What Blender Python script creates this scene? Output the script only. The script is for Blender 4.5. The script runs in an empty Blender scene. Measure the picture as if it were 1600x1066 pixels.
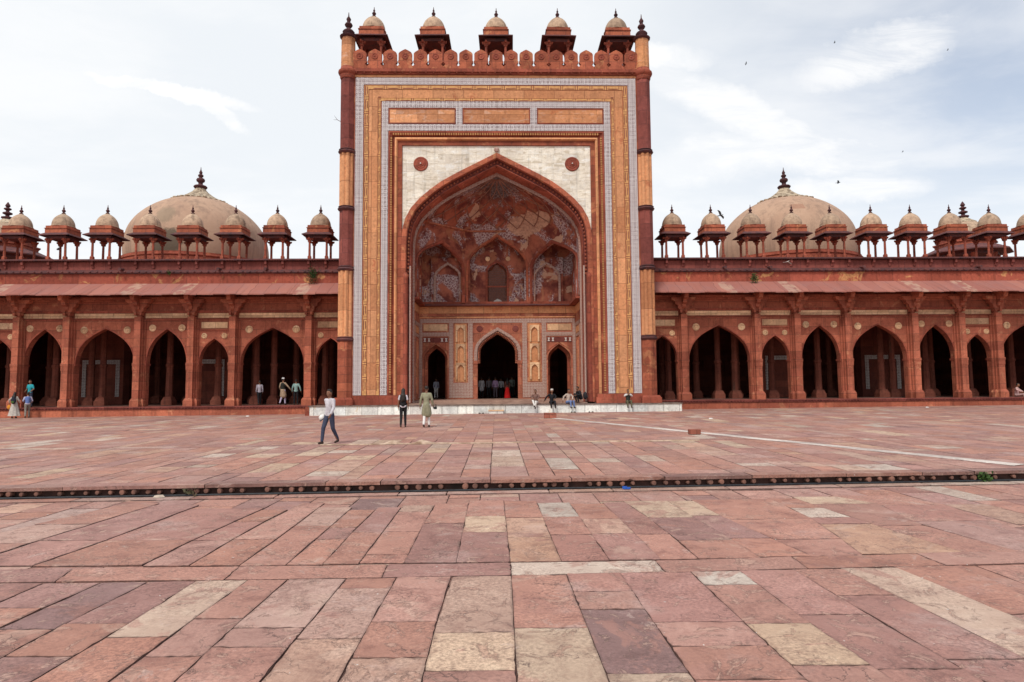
import bpy, bmesh, math, random
from mathutils import Vector, Matrix
R = math.radians
random.seed(7)
scene = bpy.context.scene
C = scene.collection

# ------------------------------------------------------------------ camera
yaw, pit, roll = R(1.4), math.atan(.070), .0077
F = Vector((math.sin(yaw)*math.cos(pit), math.cos(yaw)*math.cos(pit), math.sin(pit)))
R0 = Vector((math.cos(yaw), -math.sin(yaw), 0)); U0 = R0.cross(F)
Uc = U0*math.cos(roll)+R0*math.sin(roll); Rc = R0*math.cos(roll)-U0*math.sin(roll)
cd = bpy.data.cameras.new('camera'); cam = bpy.data.objects.new('camera', cd); C.objects.link(cam)
cam.matrix_world = Matrix(((Rc.x, Uc.x, -F.x, 0), (Rc.y, Uc.y, -F.y, 0), (Rc.z, Uc.z, -F.z, 1.75), (0, 0, 0, 1)))
cd.sensor_width = 36; cd.lens = 22.5; cd.clip_start = .1; cd.clip_end = 2000
scene.camera = cam
# ------------------------------------------------------------------ light
SUN_EL, SUN_AZ = 52, 205          # azimuth clockwise from +Y
sd = bpy.data.lights.new('sun', 'SUN'); sd.energy = 2.2; sd.angle = R(12); sd.color = (1, .95, .88)
sun = bpy.data.objects.new('sun', sd); C.objects.link(sun)
sdir = Vector((math.sin(R(SUN_AZ))*math.cos(R(SUN_EL)), math.cos(R(SUN_AZ))*math.cos(R(SUN_EL)), math.sin(R(SUN_EL))))
sun.rotation_euler = sdir.to_track_quat('Z', 'Y').to_euler(); sun.location = (0, -20, 60)
scene.view_settings.view_transform = 'Standard'; scene.view_settings.look = 'None'
scene.view_settings.gamma = 1; scene.view_settings.use_curve_mapping = False
scene.view_settings.exposure = 0.12
scene.render.engine = 'CYCLES'

class NT:
    """small node-tree helper"""
    def __init__(s, tree): s.t = tree; s.n = tree.nodes; s.l = tree.links
    def node(s, typ, **kw):
        n = s.n.new(typ)
        for k, v in kw.items(): setattr(n, k, v)
        return n
    def put(s, sock, v):
        if isinstance(v, bpy.types.NodeSocket): s.l.new(v, sock)
        elif isinstance(v, (tuple, list)) and len(v) == 3 and sock.type == 'RGBA': sock.default_value = (*v, 1)
        else: sock.default_value = v
    def math(s, op, a, b=0., c=None, clamp=False):
        n = s.node('ShaderNodeMath', operation=op, use_clamp=clamp); s.put(n.inputs[0], a); s.put(n.inputs[1], b)
        if c is not None: s.put(n.inputs[2], c)
        return n.outputs[0]
    def mix(s, f, a, b, bt='MIX'):
        n = s.node('ShaderNodeMix', data_type='RGBA', blend_type=bt); s.put(n.inputs['Factor'], f)
        s.put(n.inputs[6], a); s.put(n.inputs[7], b); return n.outputs[2]
    def xyz(s, v):
        n = s.node('ShaderNodeSeparateXYZ'); s.put(n.inputs[0], v); return n.outputs
    def comb(s, x, y, z=0.):
        n = s.node('ShaderNodeCombineXYZ'); s.put(n.inputs[0], x); s.put(n.inputs[1], y); s.put(n.inputs[2], z); return n.outputs[0]
    def noise(s, vec, scale, detail=4., rough=.55, dist=0.):
        n = s.node('ShaderNodeTexNoise'); s.put(n.inputs['Vector'], vec); n.inputs['Scale'].default_value = scale
        n.inputs['Detail'].default_value = detail; n.inputs['Roughness'].default_value = rough; n.inputs['Distortion'].default_value = dist
        return n.outputs['Fac']
    def ramp(s, f, lo, hi):
        n = s.node('ShaderNodeMapRange', interpolation_type='SMOOTHSTEP'); s.put(n.inputs[0], f); n.inputs[1].default_value = lo; n.inputs[2].default_value = hi
        return n.outputs[0]

w = bpy.data.worlds.new('World'); scene.world = w; w.use_nodes = True
t = NT(w.node_tree); t.n.clear()
sky = t.node('ShaderNodeTexSky', sky_type='NISHITA'); sky.sun_disc = False
sky.sun_elevation = R(SUN_EL); sky.sun_rotation = R(SUN_AZ); sky.air_density = 1.0; sky.dust_density = 1.5; sky.ozone_density = 1.2
g = t.node('ShaderNodeTexCoord').outputs['Generated']
x, y, z = t.xyz(g)[:3]
ym = t.math('MAXIMUM', t.math('ABSOLUTE', y), .12)
su = t.math('DIVIDE', x, ym); sv = t.math('DIVIDE', z, ym)
zc = t.math('MAXIMUM', t.math('ADD', z, .10), .05)
pv = t.comb(t.math('DIVIDE', x, zc), t.math('DIVIDE', y, zc))
mp = t.node('ShaderNodeMapping'); t.put(mp.inputs[0], pv); mp.inputs['Scale'].default_value = (.55, .9, 1); mp.inputs['Rotation'].default_value = (0, 0, R(28))
big = t.noise(mp.outputs[0], 1.1, 7, .55, .6)
fine = t.noise(mp.outputs[0], 3.4, 8, .6, .4)
cl = t.ramp(t.math('ADD', t.math('MULTIPLY', big, .7), t.math('MULTIPLY', fine, .3)), .44, .62)
warp = t.math('MULTIPLY', t.math('SUBTRACT', t.noise(t.comb(su, sv), 9, 6, .6), .5), .07)
warp2 = t.math('MULTIPLY', t.math('SUBTRACT', t.noise(t.comb(su, sv, 3.), 14, 6, .65), .5), .05)
wm_ = t.node('ShaderNodeMapping'); t.put(wm_.inputs[0], t.comb(su, sv)); wm_.inputs['Rotation'].default_value = (0, 0, .25); wm_.inputs['Scale'].default_value = (4, 13, 1); wisp = t.noise(wm_.outputs[0], 1.2, 9, .68, .6)
def blob(cu, cv, ang, a, b, soft=.8):
    du = t.math('ADD', t.math('SUBTRACT', su, cu), warp); dv = t.math('ADD', t.math('SUBTRACT', sv, cv), warp2)
    ca, sa = math.cos(ang), math.sin(ang)
    p = t.math('ADD', t.math('MULTIPLY', du, ca), t.math('MULTIPLY', dv, sa)); q = t.math('SUBTRACT', t.math('MULTIPLY', dv, ca), t.math('MULTIPLY', du, sa))
    r2 = t.math('ADD', t.math('POWER', t.math('ABSOLUTE', t.math('DIVIDE', p, a)), 2.), t.math('POWER', t.math('ABSOLUTE', t.math('DIVIDE', q, b)), 2.))
    return t.math('MULTIPLY', t.math('SUBTRACT', 1., t.ramp(r2, 1-soft, 1+soft*1.3)), t.math('ADD', .42, t.math('MULTIPLY', t.ramp(wisp, .36, .62), .50)))
shapes = [(.625, .535, .33, .14, .042), (.40, .44, -.42, .17, .035), (.53, .37, -.06, .15, .030), (.33, .36, .25, .10, .035), (.57, .315, .08, .12, .022), (.28, .53, .05, .08, .02),
          (-.53, .475, -.22, .13, .011, .6), (-.44, .44, -.65, .05, .010, .6)]
bl = None
for s_ in shapes:
    b_ = blob(*s_); bl = b_ if bl is None else t.math('MAXIMUM', bl, b_)
veil = t.math('SUBTRACT', 1., t.math('MULTIPLY', t.ramp(su, .10, .85), t.ramp(sv, .10, .55)))   # the left of the sky is veiled in thin cloud
base = t.mix(1, sky.outputs[0], (.106, .120, .132), 'MULTIPLY')
hazec = t.mix(t.math('ADD', .42, t.math('MULTIPLY', veil, .50)), base, (.865, .895, .92))
f = t.math('MAXIMUM', t.math('MULTIPLY', cl, .55), t.math('MULTIPLY', bl, 1.))
col = t.mix(t.math('MULTIPLY', f, .9), hazec, (.985, .98, .975))
hor = t.ramp(t.math('ABSOLUTE', sv), .38, .0)
col = t.mix(t.math('MULTIPLY', hor, .55), col, (.965, .97, .975))
bg = t.node('ShaderNodeBackground'); t.put(bg.inputs[0], col); bg.inputs[1].default_value = 1.0
t.l.new(bg.outputs[0], t.node('ShaderNodeOutputWorld').inputs[0])

# ------------------------------------------------------------------ materials
def newmat(name, rough=.8):
    m = bpy.data.materials.new(name); m.use_nodes = True
    t = NT(m.node_tree); b = t.n['Principled BSDF']; b.inputs['Roughness'].default_value = rough
    b.inputs['Specular IOR Level'].default_value = .25
    return m, t, b
def coords(t):
    o = t.node('ShaderNodeTexCoord').outputs['Object']; rnd = t.node('ShaderNodeObjectInfo').outputs['Random']
    x, y, z = t.xyz(o)[:3]
    return o, rnd, x, y, z
def bump(t, b, h, strength=.4, dist=.02):
    n = t.node('ShaderNodeBump'); n.inputs['Strength'].default_value = strength; n.inputs['Distance'].default_value = dist
    t.put(n.inputs['Height'], h); t.put(b.inputs['Normal'], n.outputs[0])
def stone(name, c1, c2, bw=1.4, bh=.45, mortar=(.12, .05, .035), c3=None, stain=.45, streak=.5, ms=.012, rough=.85, off=.5, patch=.62, mott=1., vein=0.):
    m, t, b = newmat(name, rough); o, rnd, x, y, z = coords(t)
    u = t.math('ADD', t.math('ADD', x, y), t.math('MULTIPLY', rnd, 7.3))
    br = t.node('ShaderNodeTexBrick'); br.offset = off
    wob = t.math('MULTIPLY', t.noise(o, 2.5, 2), .03)
    t.put(br.inputs['Vector'], t.comb(t.math('ADD', u, wob), z)); br.inputs['Color1'].default_value = (*c1, 1); br.inputs['Color2'].default_value = (*c2, 1)
    br.inputs['Mortar'].default_value = (*mortar, 1); br.inputs['Scale'].default_value = 1; br.inputs['Brick Width'].default_value = bw
    br.inputs['Row Height'].default_value = bh; br.inputs['Mortar Size'].default_value = ms; br.inputs['Mortar Smooth'].default_value = .3; br.inputs['Bias'].default_value = -.1
    c = br.outputs[0]
    off_ = t.node('ShaderNodeVectorMath', operation='ADD'); t.put(off_.inputs[0], o); t.put(off_.inputs[1], t.comb(t.math('MULTIPLY', rnd, 31.), 0., t.math('MULTIPLY', rnd, 17.)))
    o = off_.outputs[0]
    if c3: c = t.mix(t.math('MULTIPLY', t.ramp(t.noise(o, .8, 6, .7, 1.), patch, patch+.05), .75), c, c3)
    if vein:                                  # slanting veins, different in every block
        wn0 = t.node('ShaderNodeTexWhiteNoise', noise_dimensions='2D'); row0 = t.math('FLOOR', t.math('DIVIDE', z, bh)); t.put(wn0.inputs['Vector'], t.comb(t.math('FLOOR', t.math('DIVIDE', t.math('ADD', u, t.math('MULTIPLY', t.math('MODULO', row0, 2.), bw*off)), bw)), row0))
        vm = t.node('ShaderNodeMapping'); t.put(vm.inputs[0], t.comb(u, z, t.math('MULTIPLY', wn0.outputs[0], 40.))); vm.inputs['Rotation'].default_value = (0, 0, -.95); vm.inputs['Scale'].default_value = (.8, 3.2, 1)
        vv = t.noise(vm.outputs[0], 1.3, 8, .66, .8)
        c = t.mix(t.math('MULTIPLY', t.ramp(vv, .50, .62), vein), c, tuple(k*q for k, q in zip(c1, (.66, .60, .52)))); c = t.mix(t.math('MULTIPLY', t.ramp(vv, .46, .36), vein*.8), c, (.74, .73, .70))
    n_ = t.noise(o, 1.3, 8, .65); c = t.mix(t.math('MULTIPLY', t.ramp(n_, .35, .75), stain), c, tuple(k*.45 for k in c1))
    st = t.node('ShaderNodeMapping'); t.put(st.inputs[0], o); st.inputs['Scale'].default_value = (3.5, 3.5, .22)
    c = t.mix(t.math('MULTIPLY', t.ramp(t.noise(st.outputs[0], 1., 5, .6), .52, .72), streak), c, tuple(k*.3 for k in c1))
    md_ = t.noise(o, 5.5, 7, .75, .7); c = t.mix(t.math('MULTIPLY', t.ramp(md_, .50, .66), .55*mott), c, t.mix(1, c, (.50, .46, .48), 'MULTIPLY')); c = t.mix(t.math('MULTIPLY', t.ramp(md_, .48, .34), .5*mott), c, t.mix(1, c, (1.45, 1.5, 1.5), 'MULTIPLY'))
    wn = t.node('ShaderNodeTexWhiteNoise', noise_dimensions='2D'); row = t.math('FLOOR', t.math('DIVIDE', z, bh)); t.put(wn.inputs['Vector'], t.comb(t.math('FLOOR', t.math('DIVIDE', t.math('ADD', u, t.math('MULTIPLY', t.math('MODULO', row, 2.), bw*off)), bw)), row))
    c = t.mix(1, c, t.mix(wn.outputs[0], (1-.20*mott, 1-.22*mott, 1-.22*mott), (1+.18*mott, 1+.2*mott, 1+.2*mott)), 'MULTIPLY')
    c = t.mix(1, c, t.mix(rnd, (.84, .82, .82), (1.16, 1.2, 1.2)), 'MULTIPLY')
    gr = t.noise(o, 26, 4, .7); c = t.mix(t.math('MULTIPLY', t.ramp(gr, .25, .8), .35), c, t.mix(1, c, (1.5, 1.45, 1.4), 'MULTIPLY'))
    t.put(b.inputs['Base Color'], c); bump(t, b, t.math('ADD', t.math('MULTIPLY', gr, .6), br.outputs[1]), .35, .012)
    return m
def plain(name, c1, c2=None, scale=5, rough=.8, amt=1., lo=.35, hi=.7, streak=0.):
    m, t, b = newmat(name, rough); o, rnd, x, y, z = coords(t); c2 = c2 or tuple(k*.6 for k in c1)
    a = t.node('ShaderNodeVectorMath', operation='ADD'); t.put(a.inputs[0], o); t.put(a.inputs[1], t.comb(t.math('MULTIPLY', rnd, 40.), 0., 0.)); o = a.outputs[0]
    c = t.mix(t.math('MULTIPLY', t.ramp(t.noise(o, scale, 6, .65), lo, hi), amt), c1, c2); c = t.mix(1, c, t.mix(rnd, (.80, .80, .80), (1.18, 1.16, 1.14)), 'MULTIPLY')
    if streak:
        st = t.node('ShaderNodeMapping'); t.put(st.inputs[0], o); st.inputs['Scale'].default_value = (4, 4, .5)
        c = t.mix(t.math('MULTIPLY', t.ramp(t.noise(st.outputs[0], 1., 5, .6), .5, .72), streak), c, tuple(k*.35 for k in c1))
    t.put(b.inputs['Base Color'], c); bump(t, b, t.noise(o, scale*5, 4, .6), .3, .01)
    return m
def inlay(name, p=.265, white=(.66, .62, .61), dark=(.12, .055, .06)):
    m, t, b = newmat(name, .6); o, rnd, x, y, z = coords(t)
    u = t.math('DIVIDE', t.math('ADD', t.math('ABSOLUTE', t.math('ADD', x, y)), .0825), p); v = t.math('DIVIDE', z, p)
    fu = t.math('ABSOLUTE', t.math('SUBTRACT', t.math('FRACT', u), .5)); fv = t.math('ABSOLUTE', t.math('SUBTRACT', t.math('FRACT', v), .5))
    s = t.math('ADD', fu, fv); mx = t.math('MAXIMUM', fu, fv)
    dot = t.math('LESS_THAN', s, .13); dia = t.math('MULTIPLY', t.math('GREATER_THAN', s, .30), t.math('LESS_THAN', mx, .30)) 
    band = t.math('MULTIPLY', t.math('GREATER_THAN', s, .13), t.math('LESS_THAN', s, .31))
    line = t.math('MULTIPLY', t.math('GREATER_THAN', mx, .44), t.math('LESS_THAN', s, .82))
    k = t.math('SUBTRACT', 1., t.math('MAXIMUM', band, line), clamp=True)
    ns = t.math('MULTIPLY', t.math('SUBTRACT', t.noise(o, 14, 4, .7), .55), 2.2); k = t.math('ADD', k, ns, clamp=True)
    worn = t.ramp(t.noise(o, 1.7, 6, .7), .60, .74)
    k = t.math('MULTIPLY', k, t.math('SUBTRACT', 1., t.math('MULTIPLY', worn, .5)))
    c = t.mix(k, dark, white)
    t.put(b.inputs['Base Color'], c); return m

RED = stone('red_sandstone', (.37, .105, .055), (.29, .075, .045), 1.1, .5, c3=(.50, .21, .10), patch=.57)
RECESS = stone('recess_sandstone_lit', (.46, .155, .09), (.37, .11, .065), 1.3, .6, c3=(.54, .26, .14), stain=.35, patch=.54)  # lighter copy of the red stone; light bounced off the court is in its colour
RED2 = stone('red_sandstone_carved', (.33, .085, .05), (.25, .06, .04), .8, .62, c3=(.42, .16, .08), stain=.6)
ARC = stone('red_sandstone_arcade', (.385, .115, .065), (.30, .082, .05), 1.9, .55, c3=(.48, .20, .11), stain=.45, patch=.58)
DARK = stone('dark_red_sandstone', (.24, .066, .052), (.18, .05, .042), 1.0, .9, mortar=(.08, .03, .03), stain=.6)
MAUVE = plain('mauve_weathered_stone', (.15, .055, .05), (.07, .04, .045), 3)
YEL = stone('yellow_sandstone', (.60, .275, .135), (.52, .225, .10), 2.6, 1.1, mortar=(.20, .08, .03), c3=(.48, .15, .06), stain=.3, streak=.35, ms=.01, patch=.6, vein=.22)
YELB = stone('yellow_sandstone_blocks', (.60, .285, .14), (.50, .21, .095), 1.9, 1.6, mortar=(.16, .06, .03), c3=(.42, .13, .06), stain=.3, streak=.25, off=0., patch=.6)
BUFF = stone('buff_sandstone', (.66, .43, .26), (.60, .36, .20), 1.5, .8, mortar=(.3, .15, .09), c3=(.44, .18, .11), stain=.3, patch=.62)
MARBLE = stone('pale_marble_ashlar', (.70, .64, .55), (.62, .55, .46), .97, .56, mortar=(.46, .38, .31), c3=(.52, .47, .41), stain=.2, streak=.4, ms=.006, mott=.5, vein=.8)
PLMARB = stone('plinth_marble', (.66, .64, .59), (.50, .50, .49), .95, 1.2, mortar=(.14, .12, .11), c3=(.55, .43, .28), stain=.35, streak=.5, off=0., patch=.62)
LIP = plain('worn_grey_lip', (.22, .17, .14), (.07, .05, .045), 3)
CREAMD = stone('dome_plaster', (.50, .34, .22), (.46, .31, .20), 5.2, 1.1, mortar=(.36, .24, .15), c3=(.40, .28, .19), stain=.35, streak=.45, ms=.006)
SMALLD = plain('small_dome_plaster', (.50, .355, .245), (.31, .21, .15), 4.5, streak=.75)
FIN = plain('finial_stone', (.10, .035, .035), (.05, .025, .03), 6)
INL = inlay('marble_inlay_band'); INLS = inlay('marble_inlay_fine', .20, (.47, .36, .30), (.26, .085, .06))
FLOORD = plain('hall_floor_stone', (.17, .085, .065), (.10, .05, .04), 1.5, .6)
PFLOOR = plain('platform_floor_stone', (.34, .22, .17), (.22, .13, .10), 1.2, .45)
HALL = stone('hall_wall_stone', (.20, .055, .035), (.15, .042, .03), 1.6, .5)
ROOFM = plain('roof_lime', (.30, .20, .15), (.22, .14, .1), 1)
WHITE = plain('white_stone_inlay', (.62, .58, .54), (.45, .38, .34), 8)
# dark weather patches on the large domes
def dome_mat():
    m, t, b = newmat('large_dome_plaster', .85); o, rnd, x, y, z = coords(t)
    c = t.mix(t.ramp(t.noise(o, .35, 6, .6), .35, .7), (.49, .315, .215), (.41, .25, .17))
    c = t.mix(t.math('MULTIPLY', t.ramp(t.noise(o, .9, 7, .7, .5), .55, .75), .5), c, (.30, .19, .13))
    st = t.node('ShaderNodeMapping'); t.put(st.inputs[0], o); st.inputs['Scale'].default_value = (1.6, 1.6, .12)
    c = t.mix(t.math('MULTIPLY', t.ramp(t.noise(st.outputs[0], 1., 7, .7), .46, .66), .7), c, (.25, .16, .115)); c = t.mix(t.math('MULTIPLY', t.ramp(t.noise(o, 3.2, 9, .75, .6), .54, .66), .45), c, (.30, .19, .13)); c = t.mix(t.math('MULTIPLY', t.ramp(t.noise(o, 2.4, 8, .7, .3), .60, .70), .4), c, (.60, .44, .33))
    dx = t.math('SUBTRACT', x, .1); dz = t.math('SUBTRACT', z, 1.0)      # soot-black weathered patch low on the court side of the left dome
    d = t.math('ADD', t.math('SQRT', t.math('ADD', t.math('MULTIPLY', dx, dx), t.math('MULTIPLY', dz, dz))), t.math('MULTIPLY', t.noise(o, 2.2, 6, .7), 1.1))
    pt = t.math('SUBTRACT', 1., t.ramp(d, 1.5, 1.75)); idx = t.node('ShaderNodeObjectInfo').outputs['Object Index']
    pt = t.math('MULTIPLY', pt, t.math('MULTIPLY', t.math('COMPARE', idx, 1., .1), t.math('LESS_THAN', y, 0.)))
    c = t.mix(t.math('MULTIPLY', pt, .85), c, (.05, .045, .03))
    dx = t.math('SUBTRACT', x, -.3); dz = t.math('SUBTRACT', z, 3.1)
    d = t.math('ADD', t.math('SQRT', t.math('ADD', t.math('MULTIPLY', dx, dx), t.math('MULTIPLY', dz, dz))), t.math('MULTIPLY', t.noise(o, 2.2, 6, .7), .8))
    p2 = t.math('MULTIPLY', t.math('SUBTRACT', 1., t.ramp(d, .9, 1.3)), t.math('MULTIPLY', t.math('COMPARE', idx, 1., .1), t.math('LESS_THAN', y, 0.)))
    c = t.mix(t.math('MULTIPLY', p2, .5), c, (.17, .15, .10))
    # rectangular repair patch on the right dome
    rp = t.math('MULTIPLY', t.math('COMPARE', x, -.95, .48), t.math('MULTIPLY', t.math('COMPARE', z, 3.85, .24), t.math('COMPARE', idx, 2., .1)))
    rp = t.math('MULTIPLY', rp, t.math('LESS_THAN', y, 0.))
    c = t.mix(t.math('MULTIPLY', rp, .6), c, (.30, .13, .08))
    t.put(b.inputs['Base Color'], t.mix(.12, c, (.40, .29, .22))); bump(t, b, t.noise(o, 4, 6, .7), .5, .05); return m
BIGD = dome_mat()
def vault_mat(name, red=(.25, .06, .035), amt=1.):
    m, t, b = newmat(name, .85); o, rnd, x, y, z = coords(t)
    c = t.mix(t.ramp(t.noise(o, 1.1, 6, .6), .35, .65), red, (.15, .035, .028))
    c = t.mix(t.math('MULTIPLY', t.ramp(t.noise(o, .75, 5, .65, 1.2), .55, .60), .8), c, (.38, .15, .08))
    # painted floral remains: lilac-grey patches broken by a fine net
    vo = t.node('ShaderNodeTexVoronoi', feature='DISTANCE_TO_EDGE'); t.put(vo.inputs['Vector'], o); vo.inputs['Scale'].default_value = 5.5
    net = t.ramp(vo.outputs[0], .04, .16)
    sh = t.node('ShaderNodeVectorMath', operation='ADD'); t.put(sh.inputs[0], o); sh.inputs[1].default_value = (13, 5, 9)
    pm = t.ramp(t.noise(sh.outputs[0], .55, 6, .6, .8), .495, .55)
    pc = t.mix(net, (.60, .53, .52), (.20, .10, .11)); pc = t.mix(t.ramp(t.noise(o, 9, 4), .5, .62), pc, (.30, .20, .20))
    c = t.mix(t.math('MULTIPLY', pm, .8*amt), c, pc)
    # bare plaster where paint has fallen
    sh2 = t.node('ShaderNodeVectorMath', operation='ADD'); t.put(sh2.inputs[0], o); sh2.inputs[1].default_value = (-7, 3, 21)
    pl = t.ramp(t.noise(sh2.outputs[0], .6, 7, .62, .5), .60, .615)
    c = t.mix(t.math('MULTIPLY', pl, .9*amt), c, (.56, .34, .23))
    dx = t.math('SUBTRACT', x, 2.15); dz = t.math('SUBTRACT', z, 12.75)
    d = t.math('ADD', t.math('SQRT', t.math('ADD', t.math('MULTIPLY', dx, dx), t.math('MULTIPLY', t.math('MULTIPLY', dz, dz), 4.5))), t.math('MULTIPLY', t.noise(o, 1.6, 5, .6), 1.3))
    c = t.mix(t.math('MULTIPLY', t.math('SUBTRACT', 1., t.ramp(d, 1.95, 2.05)), .92*amt), c, t.mix(t.ramp(t.noise(o, 5, 8, .75, .6), .45, .62), (.62, .38, .26), (.40, .22, .15)))
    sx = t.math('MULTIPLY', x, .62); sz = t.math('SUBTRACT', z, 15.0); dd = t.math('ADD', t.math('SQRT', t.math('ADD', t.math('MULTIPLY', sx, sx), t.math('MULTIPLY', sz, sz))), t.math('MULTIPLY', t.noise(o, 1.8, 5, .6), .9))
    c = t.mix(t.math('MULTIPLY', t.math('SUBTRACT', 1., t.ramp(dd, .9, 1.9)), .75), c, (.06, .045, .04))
    soot = t.ramp(t.noise(o, 1.6, 6, .7), .5, .75); c = t.mix(t.math('MULTIPLY', soot, .38), c, (.06, .03, .025))
    t.put(b.inputs['Base Color'], c); bump(t, b, t.noise(o, 7, 5, .7), .5, .03); return m
VAULT = vault_mat('painted_vault_plaster', (.40, .115, .065)); NICHE = vault_mat('painted_niche_plaster', (.42, .135, .08), 1.)

def floor_mat():
    m, t, b = newmat('sandstone_paving', .72); o, rnd, x, y, z = coords(t)
    at = t.node('ShaderNodeAttribute', attribute_name='Col'); c = at.outputs[0]; kind = at.outputs['Alpha']
    ve = t.node('ShaderNodeVectorMath', operation='ADD'); t.put(ve.inputs[0], o); t.put(ve.inputs[1], t.comb(t.math('MULTIPLY', kind, 90.), t.math('MULTIPLY', kind, 57.), 0.)); ov = ve.outputs[0]
    nm = t.noise(ov, 1.25, 10, .68, .9)
    c = t.mix(t.math('MULTIPLY', t.ramp(nm, .56, .62), .62), c, (.36, .165, .125)); c = t.mix(t.math('MULTIPLY', t.ramp(nm, .43, .36), .42), c, (.49, .33, .25))
    n0 = t.noise(ov, 1.9, 10, .74, .4)
    c = t.mix(t.math('MULTIPLY', t.ramp(n0, .50, .64), .85), c, t.mix(1, c, (.64, .55, .54), 'MULTIPLY'))
    c = t.mix(t.math('MULTIPLY', t.ramp(n0, .48, .34), .75), c, t.mix(1, c, (1.26, 1.36, 1.38), 'MULTIPLY'))
    c = t.mix(t.math('MULTIPLY', t.ramp(t.noise(o, .9, 8, .66), .54, .74), .55), c, (.50, .36, .32))
    n1 = t.noise(ov, 3.2, 10, .74, 1.2); fl = t.ramp(n1, .575, .60); rim = t.math('MULTIPLY', t.ramp(n1, .555, .575), t.math('SUBTRACT', 1., fl))
    pale = t.math('GREATER_THAN', t.xyz(c)[1], .24)
    c = t.mix(t.math('MULTIPLY', fl, .45), c, t.mix(pale, (.52, .33, .25), (.36, .17, .12)))
    c = t.mix(t.math('MULTIPLY', rim, .55), c, (.10, .05, .04))
    fd = t.ramp(t.noise(ov, 7.5, 9, .78, .8), .60, .68); c = t.mix(t.math('MULTIPLY', fd, .55), c, (.12, .055, .05))
    fw = t.ramp(t.noise(ov, 10, 8, .78, 1.2), .62, .68); c = t.mix(t.math('MULTIPLY', fw, .45), c, (.62, .47, .40))
    sk = t.ramp(t.noise(o, .65, 5, .62), .66, .78); c = t.mix(t.math('MULTIPLY', sk, t.math('MULTIPLY', t.ramp(t.noise(o, 22, 5, .75), .35, .55), .75)), c, (.085, .055, .052))
    isl = t.ramp(t.noise(o, 1.9, 10, .75, .5), .60, .64); c = t.mix(t.math('MULTIPLY', isl, .40), c, (.50, .37, .32))
    g1 = t.noise(o, 30, 6, .8); c = t.mix(t.ramp(t.noise(ov, 1.1, 6, .6), .30, .66), c, t.mix(1, c, t.mix(t.ramp(g1, .36, .64), (.60, .57, .57), (1.34, 1.36, 1.36)), 'MULTIPLY'))
    mpg = t.node('ShaderNodeMapping'); t.put(mpg.inputs[0], ov); mpg.inputs['Scale'].default_value = (2.2, 9., 1); g2 = t.noise(mpg.outputs[0], 2.4, 9, .75)
    c = t.mix(t.math('MULTIPLY', t.ramp(g2, .56, .68), .5), c, t.mix(1, c, (.60, .55, .56), 'MULTIPLY'))
    sp = t.ramp(t.noise(o, 60, 3, .7), .60, .72); c = t.mix(t.math('MULTIPLY', sp, .35), c, (.10, .06, .055))
    vo = t.node('ShaderNodeTexVoronoi', feature='DISTANCE_TO_EDGE'); wv = t.node('ShaderNodeVectorMath', operation='ADD'); t.put(wv.inputs[0], ov)
    nc = t.node('ShaderNodeTexNoise'); t.put(nc.inputs['Vector'], o); nc.inputs['Scale'].default_value = 4; nc.inputs['Detail'].default_value = 5
    t.put(wv.inputs[1], nc.outputs['Color']); t.put(vo.inputs['Vector'], wv.outputs[0]); vo.inputs['Scale'].default_value = 1.1
    crack = t.math('MULTIPLY', t.math('SUBTRACT', 1., t.ramp(vo.outputs[0], .002, .010)), t.ramp(t.noise(ov, 1.3, 3), .50, .60))
    c = t.mix(t.math('MULTIPLY', crack, .7), c, (.07, .035, .03))
    c = t.mix(.13, c, (.48, .38, .345))
    wd = t.ramp(t.noise(o, 17, 2, .5), .76, .79); c = t.mix(wd, c, (.6, .55, .5))
    t.put(b.inputs['Base Color'], c)
    h = t.math('ADD', t.math('ADD', t.math('MULTIPLY', t.noise(ov, 5, 9, .7, .6), 1.), t.math('MULTIPLY', fl, .35)), t.math('MULTIPLY', t.noise(o, 50, 3, .7), .12))
    bump(t, b, t.math('SUBTRACT', h, crack), .55, .018); t.put(b.inputs['Roughness'], t.math('ADD', .55, t.math('MULTIPLY', t.noise(o, 3, 5), .35))); return m
PAVE = floor_mat()
JOINT = plain('paving_joint_dirt', (.07, .035, .028), (.035, .02, .018), 8)
EARTH = plain('bare_earth', (.22, .13, .09), (.15, .09, .06), .3)
def eave_mat():
    m, t, b = newmat('eave_slabs', .8); o, rnd, x, y, z = coords(t)
    br = t.node('ShaderNodeTexBrick'); br.offset = .0; sk = t.math('ADD', x, t.math('MULTIPLY', t.noise(o, .6, 2), .5))
    t.put(br.inputs['Vector'], t.comb(sk, t.math('MULTIPLY', y, .55))); br.inputs['Color1'].default_value = (.40, .16, .12, 1); br.inputs['Color2'].default_value = (.32, .12, .095, 1)
    br.inputs['Mortar'].default_value = (.14, .06, .05, 1); br.inputs['Brick Width'].default_value = .82; br.inputs['Row Height'].default_value = 2.6; br.inputs['Mortar Size'].default_value = .012; br.inputs['Scale'].default_value = 1
    cell = t.math('FLOOR', t.math('DIVIDE', x, .82)); wn = t.node('ShaderNodeTexWhiteNoise', noise_dimensions='1D'); t.put(wn.inputs['W'], cell)
    pale = t.math('MULTIPLY', t.math('GREATER_THAN', wn.outputs[0], .84), t.ramp(t.noise(o, 1.6, 5), .42, .55))
    c = t.mix(t.math('MULTIPLY', pale, .6), br.outputs[0], (.52, .36, .26))
    c = t.mix(t.math('MULTIPLY', t.ramp(t.noise(o, 1.1, 7, .65), .4, .7), .4), c, (.30, .16, .15))
    c = t.mix(t.math('MULTIPLY', t.ramp(t.noise(o, 5, 6, .7), .6, .72), .45), c, (.50, .34, .27))
    t.put(b.inputs['Base Color'], c); bump(t, b, t.noise(o, 6, 5), .3, .02); return m
EAVE = eave_mat()

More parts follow.
